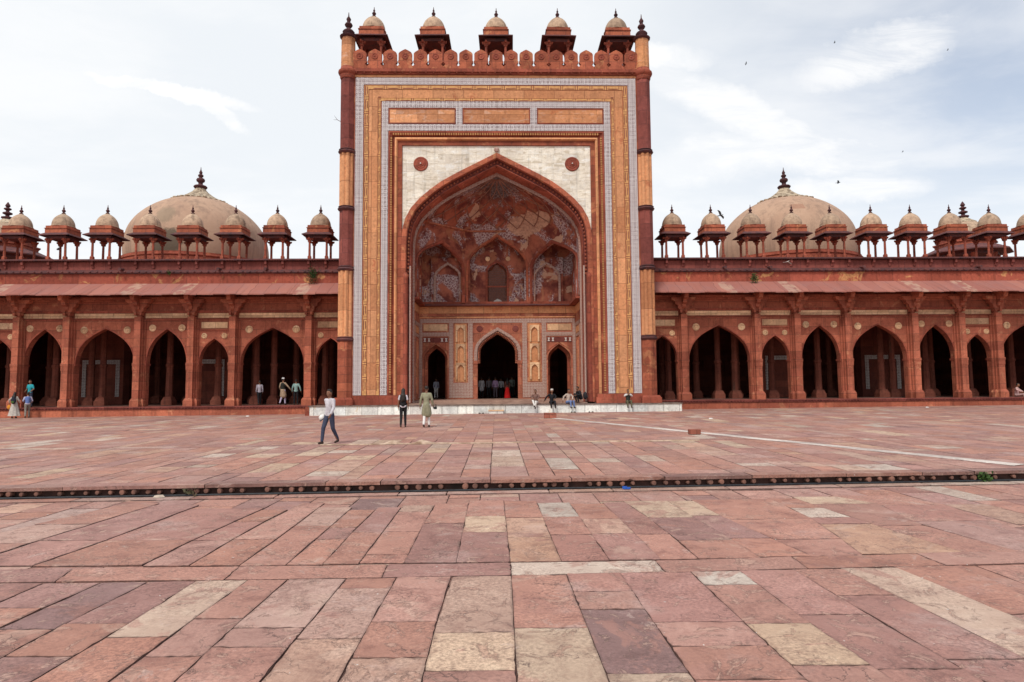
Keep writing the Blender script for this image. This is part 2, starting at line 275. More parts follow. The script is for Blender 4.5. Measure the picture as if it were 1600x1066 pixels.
# ------------------------------------------------------------------ mesh building
class MB:
    def __init__(s): s.v = []; s.f = []; s.c = None
    def vert(s, p): s.v.append(tuple(p)); return len(s.v)-1
    def poly(s, *pts): s.f.append([s.vert(p) for p in pts]); return s
    def box(s, x0, x1, y0, y1, z0, z1):
        i = len(s.v); s.v += [(x0, y0, z0), (x1, y0, z0), (x1, y1, z0), (x0, y1, z0), (x0, y0, z1), (x1, y0, z1), (x1, y1, z1), (x0, y1, z1)]
        s.f += [[i+a for a in q] for q in ((0, 3, 2, 1), (4, 5, 6, 7), (0, 1, 5, 4), (1, 2, 6, 5), (2, 3, 7, 6), (3, 0, 4, 7))]; return s
    def frustum(s, cx, cy, z0, z1, a0, a1, b0=None, b1=None):      # square section, half widths
        b0 = a0 if b0 is None else b0; b1 = a1 if b1 is None else b1; i = len(s.v)
        s.v += [(cx+k*a0, cy+l*b0, z0) for k, l in ((-1, -1), (1, -1), (1, 1), (-1, 1))]+[(cx+k*a1, cy+l*b1, z1) for k, l in ((-1, -1), (1, -1), (1, 1), (-1, 1))]
        s.f += [[i+a for a in q] for q in ((0, 3, 2, 1), (4, 5, 6, 7), (0, 1, 5, 4), (1, 2, 6, 5), (2, 3, 7, 6), (3, 0, 4, 7))]; return s
    def lathe(s, prof, n=16, cx=0, cy=0, rot=0., flute=None, axis='z', cap=True):
        rings = []
        for r, z in prof:
            ring = []
            for k in range(n):
                a = rot+2*math.pi*k/n; rr = r*(flute(a) if flute else 1)
                p = (cx+rr*math.cos(a), cy+rr*math.sin(a), z)
                if axis == 'y': p = (cx+rr*math.cos(a), z, cy+rr*math.sin(a))
                ring.append(s.vert(p))
            rings.append(ring)
        for A, B in zip(rings, rings[1:]):
            for k in range(n): s.f.append([A[k], A[(k+1) % n], B[(k+1) % n], B[k]])
        if cap: s.f.append(rings[0][::-1]); s.f.append(rings[-1])
        return s
    def skin(s, curves, close=False):
        idx = [[s.vert(p) for p in c] for c in curves]
        for A, B in zip(idx, idx[1:]):
            for k in range(len(A)-1): s.f.append([A[k], A[k+1], B[k+1], B[k]])
        return s
    def prism(s, pts, f0, f1):       # pts: 2-D outline; f0/f1 map (a,b) -> 3-D at both ends
        i = len(s.v); n = len(pts); s.v += [f0(*p) for p in pts]+[f1(*p) for p in pts]
        s.f.append([i+k for k in range(n)][::-1]); s.f.append([i+n+k for k in range(n)])
        for k in range(n): s.f.append([i+k, i+(k+1) % n, i+n+(k+1) % n, i+n+k])
        return s
    def tube(s, pts, r, n=6):
        pts = [Vector(p) for p in pts]; rings = []
        for i, p in enumerate(pts):
            d = (pts[min(i+1, len(pts)-1)]-pts[max(i-1, 0)]).normalized(); a = d.orthogonal().normalized()
            if i and a.dot(pa) < 0.: a = -a
            if i: a = (pa-d*pa.dot(d)).normalized()
            pa = a; b = d.cross(a); rr = r[i] if isinstance(r, (list, tuple)) else r
            rings.append([s.vert(p+a*rr*math.cos(2*math.pi*k/n)+b*rr*math.sin(2*math.pi*k/n)) for k in range(n)])
        for A, B in zip(rings, rings[1:]):
            for k in range(n): s.f.append([A[k], A[(k+1) % n], B[(k+1) % n], B[k]])
        s.f.append(rings[0][::-1]); s.f.append(rings[-1]); return s
    def ell(s, c, r, n=12, m=8, rot=None):
        rings = []
        for j in range(1, m):
            th = math.pi*j/m; ring = []
            for k in range(n):
                v = Vector((r[0]*math.sin(th)*math.cos(2*math.pi*k/n), r[1]*math.sin(th)*math.sin(2*math.pi*k/n), -r[2]*math.cos(th)))
                if rot: v = rot @ v
                ring.append(s.vert(Vector(c)+v))
            rings.append(ring)
        lo = Vector((0, 0, -r[2])); hi = Vector((0, 0, r[2]))
        if rot: lo = rot @ lo; hi = rot @ hi
        a = s.vert(Vector(c)+lo); b = s.vert(Vector(c)+hi)
        for A, B in zip(rings, rings[1:]):
            for k in range(n): s.f.append([A[k], A[(k+1) % n], B[(k+1) % n], B[k]])
        for k in range(n): s.f.append([a, rings[0][(k+1) % n], rings[0][k]]); s.f.append([b, rings[-1][k], rings[-1][(k+1) % n]])
        return s
    def cap(s, p, q, r0, r1, n=10):                                  # tapered capsule
        p, q = Vector(p), Vector(q); s.ell(p, (r0,)*3, n, 6); s.ell(q, (r1,)*3, n, 6); s.tube([p, q], [r0, r1], n); return s
    def build(s, name, mat, parent=None, smooth=None, cols=None, merge=False):
        me = bpy.data.meshes.new(name); me.from_pydata(s.v, [], s.f)
        if cols is not None:
            ca = me.color_attributes.new('Col', 'FLOAT_COLOR', 'CORNER'); k = 0; arr = []
            for f, cc in zip(s.f, cols): arr += (list(cc)*len(f) if isinstance(cc, tuple) else [q for c_ in cc for q in c_])
            ca.data.foreach_set('color', arr)
        me.materials.append(mat)
        if merge:
            bm = bmesh.new(); bm.from_mesh(me); bmesh.ops.remove_doubles(bm, verts=bm.verts, dist=1e-4); bmesh.ops.recalc_face_normals(bm, faces=bm.faces); bm.to_mesh(me); bm.free()
        if smooth is not None:
            me.polygons.foreach_set('use_smooth', [True]*len(me.polygons))
            if smooth < 180: me.set_sharp_from_angle(angle=R(smooth))
        me.update(); o = bpy.data.objects.new(name, me); C.objects.link(o)
        if parent: o.parent = parent
        return o
def tag(o, label=None, cat=None, group=None, kind=None):
    for k, v in (('label', label), ('category', cat), ('group', group), ('kind', kind)):
        if v: o[k] = v
    return o
def empty(name, loc, label=None, cat=None, group=None, rz=0, s=1):
    o = bpy.data.objects.new(name, None); C.objects.link(o); o.location = loc; o.rotation_euler = (0, 0, rz); o.scale = (s, s, s); o.empty_display_size = .3
    return tag(o, label, cat, group)
def copy_tree(o, parent=None):
    c = o.copy(); C.objects.link(c)
    if parent: c.parent = parent
    for ch in list(o.children): copy_tree(ch, c)
    return c

# pointed-arch profiles as (x/halfwidth, height fraction)
def prof_table(tab, n=14):
    hs = [i/n for i in range(n+1)]
    hs = [1-(1-h)**1.6 for h in hs]; out = []
    for h in hs:
        for (h0, x0), (h1, x1) in zip(tab, tab[1:]):
            if h <= h1+1e-9: out.append((x0+(x1-x0)*(h-h0)/(h1-h0), h)); break
    return out
PB = prof_table([(0, 1), (.2, .998), (.34, .985), (.45, .945), (.55, .865), (.65, .735), (.74, .59), (.83, .40), (.91, .21), (1, 0)])
PA = prof_table([(0, .985), (.12, .975), (.25, .945), (.40, .88), (.53, .79), (.66, .655), (.78, .48), (.89, .26), (1, 0)])
def arch_pts(cx, hw, z0, zs, za, P):     # left foot -> apex -> right foot
    L = [(cx-hw, z0)]+[(cx-hw*px, zs+(za-zs)*pz) for px, pz in P]
    return L+[(2*cx-a, b) for a, b in L[-2::-1]]
def arch_wall(mb, x0, x1, z0, z1, holes, y0, y1, fmap=None, soffit=True, nz=1, back=True):
    """wall in the XZ plane at y0 (front) .. y1 (back) with pointed-arch holes (cx, hw, zspring, zapex, P)"""
    fm = fmap or (lambda x, z, y: (x, y, z))
    def rect(a, b, c, d, y):
        for k in range(nz):
            e0 = c+(d-c)*k/nz; e1 = c+(d-c)*(k+1)/nz
            mb.poly(fm(a, e0, y), fm(b, e0, y), fm(b, e1, y), fm(a, e1, y))
    for y in ((y0, y1) if back else (y0,)):
        cur = x0
        for cx, hw, zs, za, P in sorted(holes, key=lambda h: h[0]):
            rect(cur, cx-hw, z0, z1, y); pts = arch_pts(cx, hw, z0, zs, za, P)
            for (a, za_), (b, zb_) in zip(pts, pts[1:]):
                if abs(b-a) > 1e-6: mb.poly(fm(a, za_, y), fm(b, zb_, y), fm(b, z1, y), fm(a, z1, y))
            cur = cx+hw
        rect(cur, x1, z0, z1, y)
    if soffit:
        for cx, hw, zs, za, P in holes:
            pts = arch_pts(cx, hw, z0, zs, za, P)
            mb.skin([[fm(a, b, y0) for a, b in pts], [fm(a, b, y1) for a, b in pts]])
    if back:
        mb.poly(fm(x0, z1, y0), fm(x1, z1, y0), fm(x1, z1, y1), fm(x0, z1, y1)); mb.poly(fm(x0, z0, y0), fm(x0, z1, y0), fm(x0, z1, y1), fm(x0, z0, y1)); mb.poly(fm(x1, z0, y0), fm(x1, z1, y0), fm(x1, z1, y1), fm(x1, z0, y1))
    return mb
# ------------------------------------------------------------------ ground
def gz(x, y):                      # the court rises a little towards the mosque
    return max(0, y-12)*(.12+.004*x)/28
def yk(x): return 12.16+.041*x     # line of the carved kerb
PAL = dict(r=(.395, .180, .128), p=(.405, .212, .168), m=(.315, .148, .120), d=(.240, .115, .098), c=(.50, .345, .235), C=(.46, .32, .24), o=(.47, .265, .175),
           w=(.50, .39, .315), f=(.36, .175, .142), s=(.355, .16, .125), x=(.45, .27, .195), g=(.42, .26, .21))
def slab(mb, cols, q, kind, z, seg=0, gap=.005, zf=None):
    cx = sum(p[0] for p in q)/4; cy = sum(p[1] for p in q)/4; out = []
    for i in range(4):
        a, b = q[i], q[(i+1) % 4]; n = seg if seg else 1
        for k in range(n):
            f = k/n; x = a[0]+(b[0]-a[0])*f; y = a[1]+(b[1]-a[1])*f; d = math.hypot(cx-x, cy-y) or 1
            g_ = gap+(random.random()**4*.014 if seg else 0)
            if f == 0: g_ += .003
            out.append((x+(cx-x)/d*g_, y+(cy-y)/d*g_))
    tz = random.uniform(-.002, .002); tx = random.uniform(-.0025, .0025); ty = random.uniform(-.0025, .0025)
    P = [(x, y, (z+zf(x, y) if zf else z)+tz+(x-cx)*tx+(y-cy)*ty) for x, y in out]
    base = PAL[kind]; v = random.uniform(.86, 1.12); h = random.uniform(-.02, .02)
    c = (min(1, base[0]*v+h), base[1]*v, base[2]*v-h*.4, random.random())
    i = len(mb.v); n = len(P)
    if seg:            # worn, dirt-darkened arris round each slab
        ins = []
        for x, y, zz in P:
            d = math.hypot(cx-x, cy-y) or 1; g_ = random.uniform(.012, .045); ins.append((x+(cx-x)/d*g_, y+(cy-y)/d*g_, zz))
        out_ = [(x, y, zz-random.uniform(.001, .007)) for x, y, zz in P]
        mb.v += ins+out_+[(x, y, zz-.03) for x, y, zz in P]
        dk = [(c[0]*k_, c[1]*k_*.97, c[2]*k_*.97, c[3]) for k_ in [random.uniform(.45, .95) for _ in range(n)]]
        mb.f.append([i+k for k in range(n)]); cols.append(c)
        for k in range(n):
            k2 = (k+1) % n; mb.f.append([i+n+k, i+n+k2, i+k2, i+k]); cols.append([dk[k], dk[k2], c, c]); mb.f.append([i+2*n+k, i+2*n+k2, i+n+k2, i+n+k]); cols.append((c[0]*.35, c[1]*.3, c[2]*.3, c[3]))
    else:
        mb.v += P+[(x, y, zz-.03) for x, y, zz in P]
        mb.f.append([i+k for k in range(n)]); mb.f += [[i+n+k, i+n+(k+1) % n, i+(k+1) % n, i+k] for k in range(n)]; cols += [c]*(n+1)
def rand_kind(y):
    return random.choices('rpmdcCowfxg', [38, 24, 13, 1.5, 3.5, 3, 2.5, 4, 8, 6, 4])[0]
NEAR=[('r',0.14,6.76,0.71,6.75,0.72,5.29,0.13,5.3),
('c',0.13,5.3,0.72,5.29,0.73,4.19,0.12,4.2),
('x',-0.47,6.74,0.14,6.73,0.13,5.23,-0.51,5.24),
('c',-0.51,5.24,0.13,5.23,0.12,4.54,-0.51,4.55),
('r',-0.51,4.55,0.12,4.54,0.12,4.09,-0.51,4.1),
('f',0.71,6.79,1.28,6.79,1.28,6.18,0.71,6.19),
('p',0.71,6.19,1.28,6.18,1.28,5.7,0.72,5.71),
('d',0.72,5.71,1.28,5.7,1.29,4.45,0.73,4.46),
('c',0.73,4.46,1.29,4.45,1.29,4.04,0.73,4.05),
('s',1.27,6.8,2.01,6.79,2.02,5.37,1.28,5.39),
('p',1.28,5.39,2.02,5.37,2.03,4.88,1.29,4.9),
('r',1.29,4.9,2.03,4.88,2.04,4.33,1.29,4.35),
('r',1.29,4.35,2.04,4.33,2.05,3.94,1.29,3.95),
('w',2.01,6.8,2.54,6.79,2.54,6.33,2.01,6.34),
('r',2.01,6.34,2.54,6.33,2.55,5.31,2.02,5.32),
('c',2.02,5.32,2.55,5.31,2.59,4.53,2.03,4.54),
('r',2.03,4.54,2.59,4.53,2.62,3.99,2.04,4),
('f',2.53,6.82,3.11,6.81,3.13,5.49,2.54,5.5),
('m',2.54,5.5,3.13,5.49,3.17,4.44,2.58,4.46),
('f',2.58,4.46,3.17,4.44,3.19,3.97,2.61,3.98),
('r',3.1,6.82,3.64,6.81,3.66,5.96,3.12,5.97),
('m',3.12,5.97,3.66,5.96,3.73,4.58,3.16,4.59),
('m',3.16,4.59,3.73,4.58,3.76,3.94,3.18,3.96),
('C',3.62,6.84,4.22,6.83,4.38,4.13,3.74,4.14),
('r',4.2,6.87,4.94,6.86,4.77,5.42,4.28,5.43),
('p',4.28,5.43,4.77,5.42,4.72,4.88,4.32,4.89),
('p',-1.03,6.75,-0.48,6.74,-0.51,5.49,-1.06,5.5),
('r',-1.06,5.5,-0.51,5.49,-0.51,4.78,-1.06,4.79),
('x',-1.06,4.79,-0.51,4.78,-0.51,4.11,-1.06,4.12),
('r',-1.54,6.74,-1.04,6.73,-1.04,6.39,-1.55,6.4),
('g',-1.55,6.4,-1.04,6.39,-1.06,5.15,-1.57,5.16),
('x',-1.57,5.16,-1.06,5.15,-1.07,4.13,-1.58,4.14),
('g',-2.13,6.74,-1.55,6.73,-1.57,5.4,-2.16,5.41),
('p',-2.16,5.41,-1.57,5.4,-1.58,5.01,-2.16,5.03),
('r',-2.16,5.03,-1.58,5.01,-1.59,4.16,-2.15,4.17),
('r',-2.54,6.73,-2.14,6.72,-2.16,5.63,-2.58,5.64),
('p',-2.58,5.64,-2.16,5.63,-2.16,4.88,-2.58,4.88),
('r',-2.58,4.88,-2.16,4.88,-2.16,4.18,-2.61,4.19),
('C',-3.06,6.74,-2.54,6.73,-2.59,5.25,-3.08,5.26),
('r',-3.08,5.26,-2.59,5.25,-2.62,4.2,-3.14,4.21),
('m',-3.53,6.73,-3.06,6.72,-3.07,5.56,-3.61,5.57),
('r',-3.61,5.57,-3.07,5.56,-3.11,4.91,-3.62,4.92),
('m',-3.62,4.92,-3.11,4.91,-3.15,4.22,-3.63,4.23),
('d',-4,6.72,-3.54,6.72,-3.62,5.46,-4.08,5.47),
('r',-4.08,5.47,-3.62,5.46,-3.63,4.79,-4.1,4.8),
('r',-4.1,4.8,-3.63,4.79,-3.64,4.32,-4.12,4.33),
('f',-4.58,6.73,-4.01,6.72,-4.08,5.98,-4.58,5.99),
('r',-4.58,5.99,-4.08,5.98,-4.1,5.14,-4.59,5.15),
('r',-4.59,5.15,-4.1,5.14,-4.12,4.61,-4.59,4.62),
('m',-5.18,6.74,-4.59,6.73,-4.6,5.86,-5.14,5.87),
('r',-5.14,5.87,-4.6,5.86,-4.6,5.29,-5.11,5.3),
('r',0.11,11.03,0.66,11.02,0.68,9.64,0.12,9.65),
('o',0.12,9.65,0.68,9.64,0.69,8.4,0.13,8.41),
('o',0.13,8.41,0.69,8.4,0.71,7.25,0.14,7.26),
('w',0.66,10.81,1.2,10.81,1.22,9.66,0.67,9.66),
('r',0.67,9.66,1.22,9.66,1.24,8.51,0.69,8.52),
('s',0.69,8.52,1.24,8.51,1.25,7.25,0.71,7.26),
('r',1.2,10.72,1.76,10.71,1.79,9.49,1.22,9.49),
('x',1.22,9.49,1.79,9.49,1.81,8.55,1.23,8.56),
('f',1.23,8.56,1.81,8.55,1.83,7.27,1.25,7.28),
('m',1.75,10.8,2.13,10.8,2.22,9.5,1.78,9.5),
('m',1.78,9.5,2.22,9.5,2.25,8.48,1.8,8.49),
('r',1.8,8.49,2.25,8.48,2.25,7.27,1.82,7.28),
('c',2.12,10.89,2.86,10.89,2.89,9.51,2.21,9.52),
('d',2.21,9.52,2.89,9.51,2.95,8.11,2.26,8.12),
('r',2.26,8.12,2.95,8.11,2.97,7.27,2.25,7.28),
('c',2.85,10.85,3.29,10.84,3.32,9.62,2.88,9.62),
('m',2.88,9.62,3.32,9.62,3.47,8.2,2.93,8.21),
('r',2.93,8.21,3.47,8.2,3.56,7.32,2.96,7.33),
('r',3.28,10.94,4.64,10.92,4.55,9.3,3.32,9.32),
('r',3.32,9.32,4.55,9.3,4.32,8.1,3.47,8.11),
('r',3.47,8.11,4.32,8.1,4.15,7.31,3.55,7.32),
('r',4.62,10.97,5.08,10.96,5.12,10.1,4.6,10.11),
('w',4.6,10.11,5.12,10.1,5.16,9.37,4.53,9.38),
('m',4.53,9.38,5.16,9.37,5.2,8.94,4.48,8.95),
('o',4.48,8.95,5.2,8.94,5.39,7.35,4.16,7.37),
('c',5.07,11.06,5.83,11.06,6.16,10.39,5.09,10.4),
('r',5.09,10.4,6.16,10.39,5.83,8.78,5.19,8.78),
('r',5.19,8.78,5.83,8.78,6.01,7.35,5.35,7.36),
('r',5.75,11.15,6.87,11.13,7.17,10.21,6.13,10.23),
('m',6.13,10.23,7.17,10.21,6.97,9.02,5.84,9.04),
('p',5.84,9.04,6.97,9.02,6.86,7.4,5.98,7.41),
('r',-0.48,11.13,0.11,11.12,0.12,9.78,-0.48,9.78),
('c',-0.48,9.78,0.12,9.78,0.13,8.72,-0.47,8.73),
('d',-0.47,8.73,0.13,8.72,0.14,7.26,-0.46,7.27),
('r',-1.02,10.87,-0.48,10.86,-0.47,9.32,-1.05,9.32),
('d',-1.05,9.32,-0.47,9.32,-0.46,7.26,-1.04,7.27),
('x',-1.55,10.73,-1.03,10.72,-1.04,10.19,-1.55,10.2),
('r',-1.55,10.2,-1.04,10.19,-1.05,8.82,-1.54,8.83),
('r',-1.54,8.83,-1.05,8.82,-1.04,7.64,-1.54,7.65),
('r',-1.54,7.65,-1.04,7.64,-1.04,7.28,-1.54,7.29),
('m',-1.93,10.59,-1.56,10.58,-1.55,8.81,-1.95,8.82),
('r',-1.95,8.82,-1.55,8.81,-1.54,7.26,-1.93,7.27),
('r',-2.35,10.4,-1.94,10.4,-1.96,9.11,-2.34,9.11),
('m',-2.34,9.11,-1.96,9.11,-1.95,8.44,-2.33,8.44),
('r',-2.33,8.44,-1.95,8.44,-1.93,7.26,-2.33,7.26),
('g',-2.9,10.65,-2.36,10.64,-2.35,9.26,-2.85,9.27),
('r',-2.85,9.27,-2.35,9.26,-2.34,7.26,-2.84,7.26),
('p',-3.3,11.08,-2.92,11.07,-2.86,8.49,-3.41,8.5),
('r',-3.41,8.5,-2.86,8.49,-2.85,7.28,-3.4,7.29),
('r',-3.77,10.49,-3.35,10.49,-3.41,9.57,-3.83,9.58),
('m',-3.83,9.58,-3.41,9.57,-3.42,8.46,-3.91,8.46),
('p',-3.91,8.46,-3.42,8.46,-3.41,7.3,-3.92,7.31),
('m',-4.97,10.68,-3.79,10.66,-3.93,8.51,-5.04,8.53),
('r',-5.04,8.53,-3.93,8.51,-3.94,7.34,-5.15,7.36),
('m',-5.75,11.01,-4.99,11,-5.07,8.56,-5.93,8.58),
('f',-5.93,8.58,-5.07,8.56,-5.17,7.39,-5.95,7.4),
('r',-6.33,11.22,-5.75,11.21,-5.88,9.57,-6.7,9.58),
('g',-6.7,9.58,-5.88,9.57,-5.96,8.45,-6.93,8.46),
('r',-6.93,8.46,-5.96,8.45,-5.98,7.41,-6.99,7.43),
('m',-6.77,7.25,-4.62,7.24,-4.5,6.77,-7.14,6.77),
('r',-4.62,7.24,-2.83,7.23,-2.79,6.75,-4.5,6.77),
('r',-2.83,7.23,-1.21,7.23,-1.19,6.75,-2.79,6.75),
('m',-1.21,7.23,0.14,7.22,0.14,6.75,-1.19,6.75),
('w',0.14,7.22,1.75,7.23,1.75,6.79,0.14,6.75),
('r',1.75,7.23,3.32,7.3,3.28,6.84,1.75,6.79),
('r',3.32,7.3,4.79,7.36,4.79,6.88,3.28,6.84),
('p',4.79,7.36,6.56,7.52,6.73,6.98,4.79,6.88)]
mb = MB(); cols = []
for t_ in NEAR:
    q = [(t_[1+2*i], t_[2+2*i]) for i in range(4)]
    q = [(a, b) for a, b in reversed(q)]
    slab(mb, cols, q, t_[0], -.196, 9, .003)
nb = MB(); ncols = []; x = -34.
while x < 36:
    wd = random.uniform(.5, .82); y = -8-random.random()*2
    while y < yk(x)-.45:
        ln_ = random.choice((.55, .8, 1.1, 1.5, 2.)) ; y1 = min(y+ln_, yk(x)-.34)
        cx, cy = x+wd/2, (y+y1)/2
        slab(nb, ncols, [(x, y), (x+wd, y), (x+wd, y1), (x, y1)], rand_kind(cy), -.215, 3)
        y = y1
    x += wd
x = -34.
while x < 36:                       # pale margin course along the foot of the kerb
    l = random.uniform(.8, 2.2); a, b = yk(x), yk(x+l)
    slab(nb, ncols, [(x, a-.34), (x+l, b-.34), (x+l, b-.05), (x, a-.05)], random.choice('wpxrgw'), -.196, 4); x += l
off = len(mb.v); mb.v += nb.v; mb.f += [[i+off for i in f] for f in nb.f]; cols += ncols
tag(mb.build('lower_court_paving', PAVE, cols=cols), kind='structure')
jb = MB()
for t_ in NEAR:
    q = [(t_[1+2*i], t_[2+2*i]) for i in range(4)][::-1]; jb.poly(*[(a, b, -.2065) for a, b in q])
jb.poly((-40, -12, -.235), (40, -12, -.235), (40, yk(40)+.2, -.235), (-40, yk(-40)+.2, -.235))
tag(jb.build('lower_court_bedding', JOINT), kind='structure')
mb = MB(); cols = []; x = -40.
row_breaks = [19.5, 27.2, 33.8]
while x < 42:
    wd = random.uniform(.48, .78) if random.random() > .12 else random.uniform(.3, .45); y = yk(x+wd/2)+.36
    brk = [b+.041*x for b in row_breaks]+[99]; bi = 0
    while y < 41.6:
        if y >= brk[bi]-.05: y += .42; bi += 1; continue
        y1 = y+random.choice((.5, .7, .9, 1.2, 1.5, 2.0)); y1 = min(y1, brk[bi], 41.7)
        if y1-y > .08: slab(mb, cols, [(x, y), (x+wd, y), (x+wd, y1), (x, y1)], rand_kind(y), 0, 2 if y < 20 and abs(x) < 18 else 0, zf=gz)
        y = y1+.001
    x += wd
for rb in row_breaks:               # cross courses of long slabs
    x = -40.
    while x < 42:
        l = random.uniform(.9, 2.0); a, b = rb+.041*x, rb+.041*(x+l)
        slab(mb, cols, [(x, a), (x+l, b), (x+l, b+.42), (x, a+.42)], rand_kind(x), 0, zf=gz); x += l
tag(mb.build('upper_court_paving', PAVE, cols=cols), kind='structure')
jb = MB(); N = 40
for i in range(N):
    xa, xb = -42+84*i/N, -42+84*(i+1)/N
    for (a, b, c_, d_) in ((yk(xa)+.05, yk(xb)+.05, 26, 26), (26, 26, 42.5, 42.5)):
        jb.poly((xa, a, gz(xa, a)-.02), (xb, b, gz(xb, b)-.02), (xb, d_, gz(xb, d_)-.02), (xa, c_, gz(xa, c_)-.02))
tag(jb.build('upper_court_bedding', JOINT), kind='structure')
mb = MB(); mb.poly((-400, -400, -.45), (400, -400, -.45), (400, 500, -.45), (-400, 500, -.45))
tag(mb.build('ground', EARTH), kind='structure')

# carved kerb between the two courts
kr = empty('carved_kerb', (0, 12.16, 0), 'long carved red sandstone step running across the whole court with round bosses under its lip', 'kerb')
ang = math.atan(.041)
kr.rotation_euler = (0, 0, ang)
lip = MB(); cols = []; x = -34.
while x < 34:
    l = random.uniform(1.0, 2.6); x1 = x+l; dz = random.uniform(-.006, .006); dy = random.uniform(-.015, .012); n = 8
    top = [(x+.008+(l-.016)*k/n, -.03+dy+random.random()**2*.02) for k in range(n+1)]
    i = len(lip.v); lip.v += [(a, b, dz) for a, b in top]+[(a, b+random.random()*.012, dz-.06) for a, b in top]+[(a, .36, .002) for a, b in top]
    for k in range(n):
        lip.f += [[i+k, i+k+1, i+2*(n+1)+k+1, i+2*(n+1)+k], [i+n+1+k, i+n+2+k, i+k+1, i+k]]; 
    lip.f.append([i+n+1+k for k in range(n+1)][::-1]+[i+n+1, i+n+1][:0]) if False else None
    b_ = PAL[random.choice('rrpmmf')]; v = random.uniform(.62, .95); cols += [(*[q*v for q in b_], random.random())]*(2*n)
    x = x1
lip.build('lip_slabs', PAVE, kr, cols=cols)
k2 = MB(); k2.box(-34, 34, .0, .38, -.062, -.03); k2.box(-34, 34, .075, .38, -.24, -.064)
k2.build('riser', plain('dark_riser', (.10, .045, .035), (.035, .022, .018), 2.5), kr)  # riser below the lip, much darker than the lip slabs
knobp = MB(); knobp.lathe([(.0, -.070), (.040, -.066), (.055, -.035), (.05, 0), (.058, .02), (.058, .06)], 12, axis='y')
k0 = None; kx = -10.4; nk = 0
KN = plain('kerb_boss_stone', (.26, .125, .09), (.10, .055, .045), 7)
while nk < 98:
    if k0 is None: kb = k0 = knobp.build('boss', KN, kr, smooth=50)
    else: kb = k0.copy(); C.objects.link(kb)
    if nk % 17 in (5, 11): kx += .213; nk += 1; (C.objects.unlink(kb) if kb is not k0 else None); continue
    kb.parent = kr; kb.location = (kx+random.uniform(-.03, .03), random.uniform(.03, .085), -.118+random.uniform(-.008, .006)); s_ = random.uniform(.72, 1.12); kb.scale = (s_*random.uniform(.85, 1.1), 1, s_); kb.rotation_euler = (0, random.uniform(0, 3), 0); kx += .213; nk += 1
# channel and cable
mb = MB(); mb.tube([(x, yk(x)-.055+.008*math.sin(x*1.3), -.178) for x in [-34+i*1. for i in range(69)]], .019, 8)
tag(mb.build('drain_pipe', plain('dark_pipe', (.035, .04, .045), (.02, .02, .025), 9, .5), smooth=60), 'thin dark pipe lying along the foot of the carved kerb', 'pipe')

# ------------------------------------------------------------------ portal (local origin: centre of the front face at ground level)
CX, FY = .085, 39.0
P = empty('mosque_portal', (CX, FY, 0), 'tall red and yellow sandstone gateway with deep pointed arch and white inlaid frames', 'portal')
Z0 = .66
def pi_frame(mb, h0, h1, zi, zo, zb, y0, y1):        # frame: two jambs and a lintel, half widths h0<h1
    for s in (-1, 1): mb.box(min(s*h0, s*h1), max(s*h0, s*h1), y0, y1, zb, zi)
    mb.box(-h1, h1, y0, y1, zi, zo); return mb
# core masses
mb = MB()
for s in (-1, 1):
    mb.box(*sorted((s*6.72, s*9.25)), 0, 6.4, Z0-.3, 21.08)          # pier masses
    mb.box(*sorted((s*5.95, s*6.72)), .22, 6.4, Z0-.3, 16.9)
mb.box(-6.72, 6.72, 0, 6.4, 17.62, 21.08); mb.box(-6.72, 6.72, .24, 1.3, 16.9, 17.62); mb.box(-6.72, 6.72, 1.3, 6.4, 16.9, 17.62)
mb.box(-9.3, 9.3, .1, 8.0, 21.08, 21.6)
mb.build('masonry', RED, P)
mb = MB(); arch_wall(mb, -5.95, 5.95, Z0-.3, 16.9, [(0, 5.93, 9.2, 16.30, PB)], .24, 1.3, soffit=False, back=False)
mb.build('spandrel', MARBLE, P)
mb = MB()
for s in (-1, 1): mb.box(*sorted((s*5.3, s*5.98)), .235, .31, 12.9, 13.0) if False else None
# frames, from outside inwards
mb = MB(); pi_frame(mb, 8.28, 8.78, 20.61, 21.05, 1.25, -.035, .02); mb.build('outer_inlay_band', INL, P)
mb = MB(); pi_frame(mb, 7.40, 7.93, 19.74, 20.26, 1.25, -.012, .02); mb.build('yellow_frame', YELB, P)
GLD = plain('gold_border_stone', (.58, .33, .13), (.42, .2, .08), 6)
for h0, h1, zi, zo in ((7.97, 8.22, 20.30, 20.54), (7.20, 7.37, 19.56, 19.71)):
    mb = MB(); pi_frame(mb, h0, h1, zi, zo, 1.25, -.03, .02); o = mb.build('border_strip', GLD, P)
    # dark cut-outs of the border: broken key lines
    k = MB(); m_ = (h0+h1)/2; w_ = (h1-h0)
    z = 1.5
    while z < zi-.3:
        for s in (-1, 1):
            k.box(s*m_-w_*.38, s*m_-w_*.16, -.034, -.02, z, z+.62); k.box(s*m_-w_*.5, s*m_+w_*.5, -.034, -.02, z+.66, z+.70); k.box(s*m_-w_*.5, s*m_+w_*.5, -.034, -.02, z+.80, z+.84)
            k.box(s*m_+w_*.12, s*m_+w_*.32, -.034, -.02, z+.1, z+.56)
        z += .92
    x = -h0+.3; zc_ = (zi+zo)/2
    while x < h0-.6:
        k.box(x, x+.62, -.034, -.02, zc_-w_*.38, zc_-w_*.16); k.box(x+.66, x+.70, -.034, -.02, zc_-w_*.5, zc_+w_*.5); k.box(x+.80, x+.84, -.034, -.02, zc_-w_*.5, zc_+w_*.5); x += .92
    k.build('border_pattern', DARK, o)
mb = MB(); pi_frame(mb, 6.74, 7.14, 19.12, 19.53, 1.25, -.035, .02); mb.box(-6.74, 6.74, -.035, .02, 17.65, 18.06)
for c_ in (-2.33, 2.33): mb.box(c_-.21, c_+.21, -.035, .02, 18.06, 19.12)
mb.build('inner_inlay_band', INL, P)
